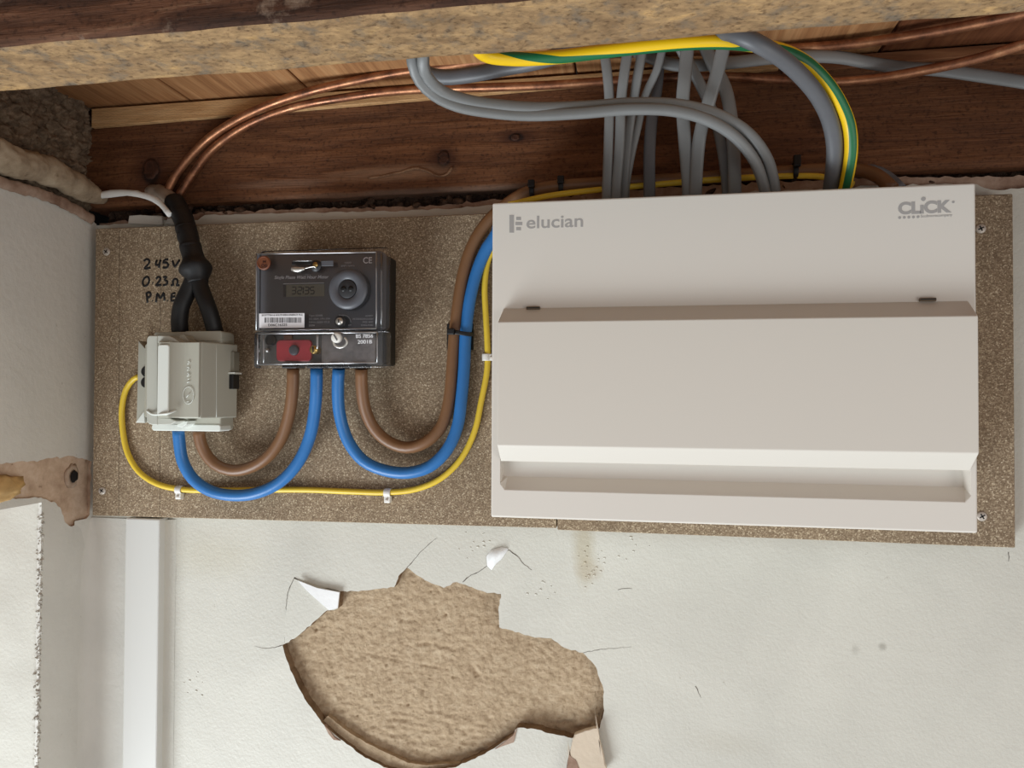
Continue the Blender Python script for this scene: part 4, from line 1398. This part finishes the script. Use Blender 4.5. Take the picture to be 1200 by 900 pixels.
# moulded mark and lettering
e0 = SW(482, 560, 0.080)
el = [(e0.x + 0.0055 * cos(t) , -0.0796, e0.z + 0.0080 * sin(t)) for t in [radians(q) for q in range(0, 361, 24)]]
build('moulded_emblem', tube(el, 0.0003, 0.0003, n=6, step=0.001), M_SERV_LIT, car)
strokes('moulded_emblem', [[S(470, 575), S(494, 545)], [S(474, 605), S(488, 603)]], M_SERV_LIT, car, 0.0796, 0.0004)
lets = [[S(474, 470), S(494, 462)], [S(480, 448), S(492, 440)], [S(474, 425), S(494, 417)], [S(476, 404), S(490, 412)], [S(476, 384), S(490, 376)], [S(476, 360), S(492, 368)], [S(478, 340), S(492, 332)], [S(480, 320), S(494, 326)]]
strokes('moulded_lettering', lets, M_SERV_LIT, car, 0.0796, 0.0005)
# seams and notches of the right flank
def flank(x, y):           # point on the slanted right flank
    xa_, xb_ = 575.0, 829.0
    t = (x - xa_) / (xb_ - xa_)
    return SW(x, y, 0.0768 + (0.0368 - 0.0768) * t)


build('flank_seam', tube([flank(682, 200), flank(682, 450), flank(682, 712)], 0.0003, 0.0003, n=6, step=0.01), M_SERV_LIT, sh)
q0, q1 = flank(816, 515), flank(816, 415)
build('side_notch', box(q0.x - 0.0045, q0.x + 0.0012, 0.034, 0.0455, q0.z, q1.z, 0.0003, 1), M_BLACK, sh)
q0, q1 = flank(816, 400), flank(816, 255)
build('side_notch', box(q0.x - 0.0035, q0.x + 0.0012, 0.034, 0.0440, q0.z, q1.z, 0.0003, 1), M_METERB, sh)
q0 = flank(812, 405)
build('side_tab', box(q0.x - 0.004, q0.x + 0.0040, 0.034, 0.0465, q0.z - 0.0008, q0.z + 0.0008), M_SERV_LIT, sh)

# ------------------------------------------------------------------ cables
def cable(name, P, r, mat, label, cat='cable', r2=None, group=None, **kw):
    pts = [W(*q) if not isinstance(q, Vector) else q for q in P]
    return build(name, tube(pts, r, r2, **kw), mat, None, False, label=label, cat=cat, group=group)


RT = 0.0058
cable('meter_tail', [(209, 504, .046), (210, 516, .044), (214, 540, .040), (226, 561, .037), (246, 575, .036), (272, 580.5, .036), (300, 578, .036), (328, 565, .036), (350, 541, .037), (363, 512, .039), (369, 480, .044), (371, 450, .050), (371, 432, .052)], RT, M_BLUE,
      'blue tail cable looping from the grey cutout up to the meter', group='meter tails')
cable('meter_tail', [(233, 504, .046), (234, 514, .044), (240, 530, .040), (252, 544, .037), (270, 551, .035), (290, 549, .035), (312, 537, .036), (329, 515, .038), (339, 485, .043), (343, 455, .049), (343.5, 432, .052)], RT, M_BROWN,
      'brown tail cable looping from the grey cutout up to the meter', group='meter tails')
cable('meter_tail', [(397, 432, .052), (396, 455, .047), (398, 485, .040), (408, 517, .034), (426, 540, .031), (450, 551, .030), (478, 554, .030), (503, 547, .030), (524, 527, .030), (536, 500, .029), (541, 465, .0285), (544, 430, .0275), (545.5, 395, .027), (551, 350, .028), (560, 315, .029), (571, 290, .031), (583, 272, .033), W(585, 252, .040)], RT, M_BLUE,
      'blue tail cable from the meter sweeping up to the fuse box', group='meter tails')
cable('meter_tail', [(423.5, 432, .052), (424, 455, .047), (428, 480, .040), (439, 503, .034), (456, 518, .031), (477, 524.5, .030), (499, 518, .030), (517, 500, .029), (526, 470, .0285), (530, 430, .0275), (532.5, 395, .027), (537, 355, .028), (543, 320, .029), (553, 289, .030), (568, 264, .031), (588, 244, .032), (612, 228, .035), (640, 220, .038), (700, 215, .038), (780, 211, .036), (870, 205, .034), (960, 199, .034), (1004, 199, .036), (1028, 206, .044), (1046, 222, .05)], RT, M_BROWN,
      'brown tail cable from the meter passing up behind the fuse box top', group='meter tails')
# thin earth
cable('earth_wire', [(164, 441, .026), (157, 444, .0255), (148, 456, .024), (143, 478, .0225), (144, 505, .022), (150, 532, .022), (163, 553, .022), (184, 567, .022), (213, 573.5, .022), (260, 574.5, .022), (310, 574, .022), (360, 574, .022), (410, 576, .022), (455, 577, .022), (488, 573, .022), (516, 561, .022), (540, 538, .022), (556, 506, .022), (564, 470, .022), (571, 432, .022), (571, 400, .022), (569, 365, .022), (568, 335, .024), (572, 305, .026), (582, 284, .03), (590, 268, .036)], 0.0029, [M_YEL, M_GRN],
      'thin yellow earth wire clipped round the bottom of the board', stripe=(335, 5, 0), n=20)
cable('earth_wire', [(596, 240, .05), (640, 230, .05), (700, 222.5, .046), (760, 217, .042), (830, 211, .040), (900, 207, .038), (962, 207, .038), (1000, 216, .05)], 0.0026, [M_YEL, M_GRN],
      'thin yellow and green wire lying behind the top of the fuse box', stripe=(190, 330, 0), n=20)
# clips
def clip(px, py, vert, label):
    p = W(px, py, 0.018)
    t = thing('cable_clip', (p.x, p.y, p.z), label, 'clip', 'white clips on the yellow earth wire')
    r = 0.0036
    # saddle over the wire
    path = []
    for q in range(0, 181, 20):
        a = radians(q)
        o_ = Vector((0, -(0.004 + r * sin(a)), r * cos(a)))
        path.append(o_)
    path = [Vector((0, 0.0, r))] + path + [Vector((0, 0.0, -r))]
    if vert: path = [Vector((v.z, v.y, 0)) for v in path]
    P = [p + v for v in path]
    build('saddle', tube(P, 0.0034, 0.0006, n=10, power=0.4, step=0.001, ref=Vector((0, 0, 1)) if vert else Vector((1, 0, 0)), raw=True) if False else
          tube(P, 0.0007, 0.0034, n=12, power=0.45, step=0.001, ref=Vector((0, 0, 1)) if vert else Vector((1, 0, 0)), raw=True), M_WHITE, t)
    if vert:
        build('nail_lug', box(p.x + 0.0030, p.x + 0.0085, 0.018, 0.0245, p.z - 0.0032, p.z + 0.0032, 0.0008), M_WHITE, t)
        build('nail', lathe((p.x + 0.0055, p.z), [(0.0014, 0.024), (0.0013, 0.0256), (0.0001, 0.0258)], 12), M_STEEL, t, True)
    else:
        build('nail_lug', box(p.x - 0.0032, p.x + 0.0032, 0.018, 0.0245, p.z - 0.0095, p.z - 0.0030, 0.0010), M_WHITE, t)
        build('nail', lathe((p.x, p.z - 0.0062), [(0.0013, 0.024), (0.0012, 0.0256), (0.0001, 0.0258)], 12), M_STEEL, t, True)


clip(213, 573.5, False, 'white cable clip under the grey cutout')
clip(456, 577, False, 'white cable clip below the meter loops')
clip(571, 419, True, 'white cable clip against the left edge of the fuse box')
# cable tie with its mount
p = W(541, 392, 0.018)
tie = thing('cable_tie', (p.x, p.y, p.z), 'black cable tie on a mount holding the blue and brown tails', 'cable tie')
build('mount', box(W(526, 0, .02).x, W(557, 0, .02).x, 0.018, 0.0205, W(540, 410, .02).z, W(540, 379, .02).z, 0.0006, 1), M_BLACK, tie)
bz = W(540, 390, 0.03).z
xa_, xb_ = W(526.5, 390, 0.027).x, W(553.5, 390, 0.027).x
loop = [(xa_ + .004, -0.0345, bz + .001), (xb_ - .004, -0.0345, bz - .0015), (xb_, -0.029, bz - .0015), (xb_, -0.023, bz - .001), (xb_ - .004, -0.0207, bz), (xa_ + .004, -0.0207, bz), (xa_, -0.023, bz), (xa_, -0.030, bz + .001), (xa_ + .004, -0.0345, bz + .001)]
build('strap', tube(loop, 0.0019, 0.0006, n=10, step=0.002, power=0.5, closed=True, ref=Vector((0, -1, 0.0))), M_BLACK, tie)
build('strap', tube([Vector(q) for q in loop], 0.0006, 0.0020, n=10, power=0.5, step=0.002, ref=Vector((0, 0, 1))), M_BLACK, tie)
build('tie_head', box(xa_ + 0.0005, xa_ + 0.0075, 0.0335, 0.0385, bz - 0.0022, bz + 0.0036, 0.0008), M_BLACK, tie)
# ties on the brown tail above the fuse box
for px, py, lb in ((624, 224, 'black cable tie around the brown tail nearest the fuse box corner'), (658, 219, 'second black cable tie around the brown tail from the fuse box corner'), (931, 201, 'black cable tie on the brown tail beside the big grey loop')):
    p = W(px, py, {624: .0368, 658: .038, 931: .0345}[px])
    P = [p + Vector((0, -0.0070 * cos(t), 0.0070 * sin(t))) for t in [radians(q) for q in range(0, 361, 30)]]
    t = thing('cable_tie', tuple(p), lb, 'cable tie')
    build('strap', tube(P, 0.0008, 0.0022, n=10, power=0.5, step=0.002, closed=True, ref=Vector((1, 0, 0))), M_BLACK, t)
    build('tie_head', box(p.x - 0.003, p.x + 0.003, 0.0425, 0.0475, p.z + 0.001, p.z + (0.011 if px > 900 else 0.008), 0.0008), M_BLACK, t)

# black supply cable and the joint
t = thing('supply_cable', tuple(W(231, 392, .05)), 'black taped supply cable splitting into two legs above the grey cutout', 'cable')
def rad_main(s): return 1.0 + 0.02 * sin(s * 30) + (0.55 * math.exp(-((s - 0.86) / 0.075) ** 2))
build('sheath', tube([W(*q) for q in ((204, 236, .012), (210, 246, .018), (217, 263, .027), (222, 283, .034), (227, 303, .038), (230, 318, .040), (232, 332, .041))], 0.0100, n=24, step=0.0015, radf=rad_main, rough=0.05), M_BLACKR, t)
build('lead_sheath', tube([W(*q) for q in ((172, 228, -.012), (184, 225, .000), (195, 229, .008), (205, 238, .013))], 0.0078, n=18, step=0.002, rough=0.12), M_LEAD, t, label='bare greyish lead sheath')
build('leg', tube([W(*q) for q in ((229, 322, .041), (221, 340, .043), (213, 358, .046), (210.5, 373, .044), (211, 390, .040))], 0.0080, n=20, step=0.002), M_BLACKR, t)
build('leg', tube([W(*q) for q in ((231, 322, .041), (236, 340, .043), (243, 358, .046), (248, 373, .044), (252, 390, .040))], 0.0080, n=20, step=0.002), M_BLACKR, t)
for y_, s_ in ((268, 1.0), (277, 1.0), (290, 1.02)):
    u = (y_ - 246) / 17.0
    pa = W(218 + (y_ - 268) * 0.25, y_, .029 + (y_ - 268) * .0003); dirv = Vector((0.25, 0, -1)).normalized()
    build('tape_wrap', tube([pa - dirv * 0.0035, pa, pa + dirv * 0.0035], 0.0104 * s_, n=22, step=0.002, radf=lambda q: 0.97 + 0.03 * sin(pi * q)), M_BLACKR, t)
cable('white_cable', [(92, 233, .012), (110, 230, .014), (130, 227, .014), (155, 226.5, .016), (175, 231, .020), (188, 239, .024), (199, 252, .030)], 0.0042, M_WHITEPAINT, 'white painted cable from the left wall to the black supply cable', r2=0.0026, n=16, rough=0.2, radf=lambda q: 1.0 - 0.35 * q)

# copper pipes
cable('copper_pipe', [(186, 247, -.014), (193, 232, .006), (203, 210, .008), (220, 187, .010), (245, 162, .014), (275, 142, .022), (310, 125, .030), (350, 111, .034), (390, 100.5, .036), (430, 92, .036), (470, 84.5, .036), (520, 78, .036), (570, 71, .036), (640, 66, .036), (740, 62, .036), (840, 59.5, .036), (900, 58, .036), (960, 55, .040), (1020, 49, .045), (1080, 40, .055), (1140, 29, .066), (1200, 16, .078), (1290, -8, .095), Vector((0.62, -0.115, 0.296)), Vector((0.95, -0.12, 0.298))], 0.0042, M_COPPER,
      'upper copper pipe rising from the left corner and running to the top right', 'pipe', n=16, group='copper pipes')
cable('copper_pipe', [(196, 250, -.016), (205, 236, .005), (222, 210, .008), (244, 180, .010), (272, 157, .014), (305, 139, .020), (350, 124, .026), (400, 115, .028), (450, 108, .028), (500, 104.5, .028), (570, 102.5, .028), (640, 100, .028), (700, 96, .028), (760, 92, .028), (810, 90, .028), (870, 90.5, .028), (930, 94, .030), (980, 95.5, .034), (1030, 91.5, .042), (1085, 82, .052), (1140, 70, .062), (1200, 52, .074), (1290, 22, .09), Vector((0.62, -0.09, 0.285)), Vector((0.95, -0.09, 0.287))], 0.0040, M_COPPER,
      'lower copper pipe crossing the dark joist beneath the first pipe', 'pipe', n=16, group='copper pipes')

# grey cables
RF, RF2 = 0.0052, 0.0030
def gcable(P, label, r=RF, r2=RF2, mat=M_GREYC, **kw):
    kw.setdefault('n', 16)
    return cable('grey_cable', P, r, mat, label, r2=r2, group='grey twin cables', power=0.75, **kw)


zc_ = 0.1635
def dn(px, py, d):           # run down on to the top of the fuse box
    p = W(px, py, d)
    return Vector((p.x, p.y, zc_))


def drop(pts, label, r, mat=M_GREYC, up_=0.03, **kw):
    """a cable hanging from above the joist line down to the fuse box top"""
    P = [W(*q) for q in pts]
    a = P[0]; b_ = P[1]
    P = [a + (a - b_).normalized() * up_] + P
    P.append(Vector((P[-1].x, P[-1].y, zc_)))
    gcable(P, label, r=r, mat=mat, **kw)


drop([(709, 62, .085), (712, 90, .08), (714, 118, .074), (712, 170, .066), (711, 222, .060)], 'leftmost grey cable dropping into the fuse box top', .0043, power=None) if False else None
drop([(708, 60, .085), (712, 90, .080), (714, 118, .074), (713, 170, .066), (711, 222, .060)], 'leftmost grey cable dropping into the fuse box top', .0042)
drop([(736, 58, .085), (731, 90, .080), (728, 118, .074), (726, 170, .066), (722, 222, .060)], 'grey cable dropping straight beside the leftmost one', .0044)
drop([(753, 56, .078), (747, 90, .072), (742, 120, .064), (736, 160, .056), (731, 222, .050)], 'grey cable slanting in behind the two leftmost cables', .0042)
drop([(778, 50, .074), (770, 82, .066), (756, 112, .058), (747, 150, .052), (739, 185, .048), (733, 222, .046)], 'thin grey cable curving down left behind the others', .0036)
drop([(772, 70, .046), (770, 100, .046), (764, 140, .048), (761, 180, .050), (761, 222, .052)], 'dim grey cable standing alone between the two bunches', .0052, mat=M_GREYD, up_=.012)
drop([(806, 50, .086), (803, 85, .080), (800, 120, .074), (803, 170, .066), (807, 222, .060)], 'wide grey cable at the left of the right-hand bunch', .0056)
drop([(849, 50, .092), (842, 80, .088), (831, 118, .080), (820, 160, .070), (815, 222, .062)], 'wide grey cable crossing over the right-hand bunch', .0056)
drop([(794, 50, .070), (806, 72, .064), (822, 102, .056), (838, 140, .050), (847, 180, .048), (852, 222, .048)], 'grey cable slanting down right behind the wide ones', .0046)
drop([(824, 50, .062), (836, 76, .058), (850, 104, .054), (857, 140, .054), (860, 180, .056), (861, 222, .058)], 'rightmost grey cable of the right-hand bunch', .0056)

def upto(px, py, d, dz=0.0):
    p = W(px, py, d)
    return Vector((p.x + dz, p.y, Z_C - 0.002))


# long looping pair across the front
gcable([upto(480, 40, .180), (482, 52, .180), (484, 75, .175), (492, 95, .165), (508, 111, .155), (535, 124, .145), (575, 131.5, .135), (620, 135, .125), (680, 132.5, .118), (740, 128, .112), (790, 130, .104), (830, 141, .096), (862, 161, .086), (885, 190, .074), (896, 222, .066), dn(899, 234, .062)], 'lower grey cable of the long looping pair', r=.0046, r2=.0036)
gcable([upto(498, 40, .184), (497, 50, .184), (496, 75, .178), (502, 92, .166), (518, 107, .154), (545, 117, .144), (585, 123.5, .134), (630, 126.5, .124), (685, 125, .115), (745, 121, .108), (800, 123.5, .100), (845, 136, .090), (878, 157, .081), (900, 188, .071), (908, 222, .064), dn(910, 232, .060)], 'upper grey cable of the long looping pair', r=.0046, r2=.0036)
# heavy dark cable and its bright earth
cable('heavy_grey_cable', [upto(484, 40, .122), (486, 50, .125), (488, 72, .120), (500, 86, .115), (520, 90.5, .115), (550, 88, .118), (590, 80, .125), (630, 72, .132), (700, 52, .140), (770, 42, .150), (820, 36, .158), (850, 37, .168), (868, 42, .176), (886, 50, .176), (906, 61.5, .168), (923, 74, .158), (940, 90, .146), (958, 112, .130), (972, 140, .112), (978, 170, .096), (976, 205, .078), (974, 218, .070), dn(973, 232, .064)], 0.0064, M_GREYD,
      'heavy dark grey cable arching from the front joist down into the fuse box', r2=.0052, n=20)
cable('heavy_grey_cable', [(745, 60, .05), (790, 76, .048), (850, 74, .046), (905, 68, .044), (945, 66, .042), (985, 67.5, .038), (1020, 74, .032), (1060, 79.5, .030), (1100, 82, .032), (1150, 89, .038), (1210, 98, .044), (1290, 112, .05), (1500, 150, .06), (1800, 205, .07)], 0.0056, M_GREYC,
      'flat grey cable running off to the right behind the copper pipes', r2=.0032, n=20)
cable('thick_earth_cable', [upto(545, 20, .215, -0.01), (556, 50, .200), (568, 64, .188), (600, 69, .178), (650, 67, .172), (700, 61, .170), (760, 54, .170), (810, 50, .168), (850, 49.5, .162), (878, 52, .155), (902, 55.5, .150), (924, 62, .146), (945, 74, .140), (967, 95, .130), (984, 120, .118), (995, 147, .106), (997.5, 175, .096), (993, 207, .082), (988, 226, .072), dn(981, 238, .068)], 0.0050, [M_YEL2, M_GRN],
      'thick yellow and green earth cable arching over the grey cables', stripe=(-32, 32, keyed([(0, 190), (.17, 165), (.30, 30), (.42, -14), (.58, -12), (.64, 60), (.72, 95), (1, 84)])), n=30, step=0.003)
cable('dark_offcut_cable', [(1000, 200, .016), (1022, 199, .014), (1040, 207, .012), (1056, 222, .02)], 0.0048, M_GREYD, 'short dark grey cable end beside the brown tail at the right')

# loose chunk of plaster hanging at the hole's lower right
ch = [(673, 861), (686, 856), (700, 853), (702, 866), (707, 884), (711, 905), (700, 915), (668, 912), (667, 888), (670, 872)]
chunk = thing('plaster_chunk', tuple(W(690, 910, .0)), 'loose beige chunk of plaster at the lower right of the hole', 'plaster')
build('face', prism(jag(pxz(ch, .009), 0.0006, 0.004), 0.0035, 0.009, 0.0006, 1), plaster('beige_plaster', (214, 196, 172), bsc=120, amp=0.15), chunk)
build('backing', prism(jag(pxz([(667, 884), (676, 893), (683, 915), (663, 915), (664, 900)], .009), 0.0006, 0.003), 0.0005, 0.0094), M_UNDER, chunk)
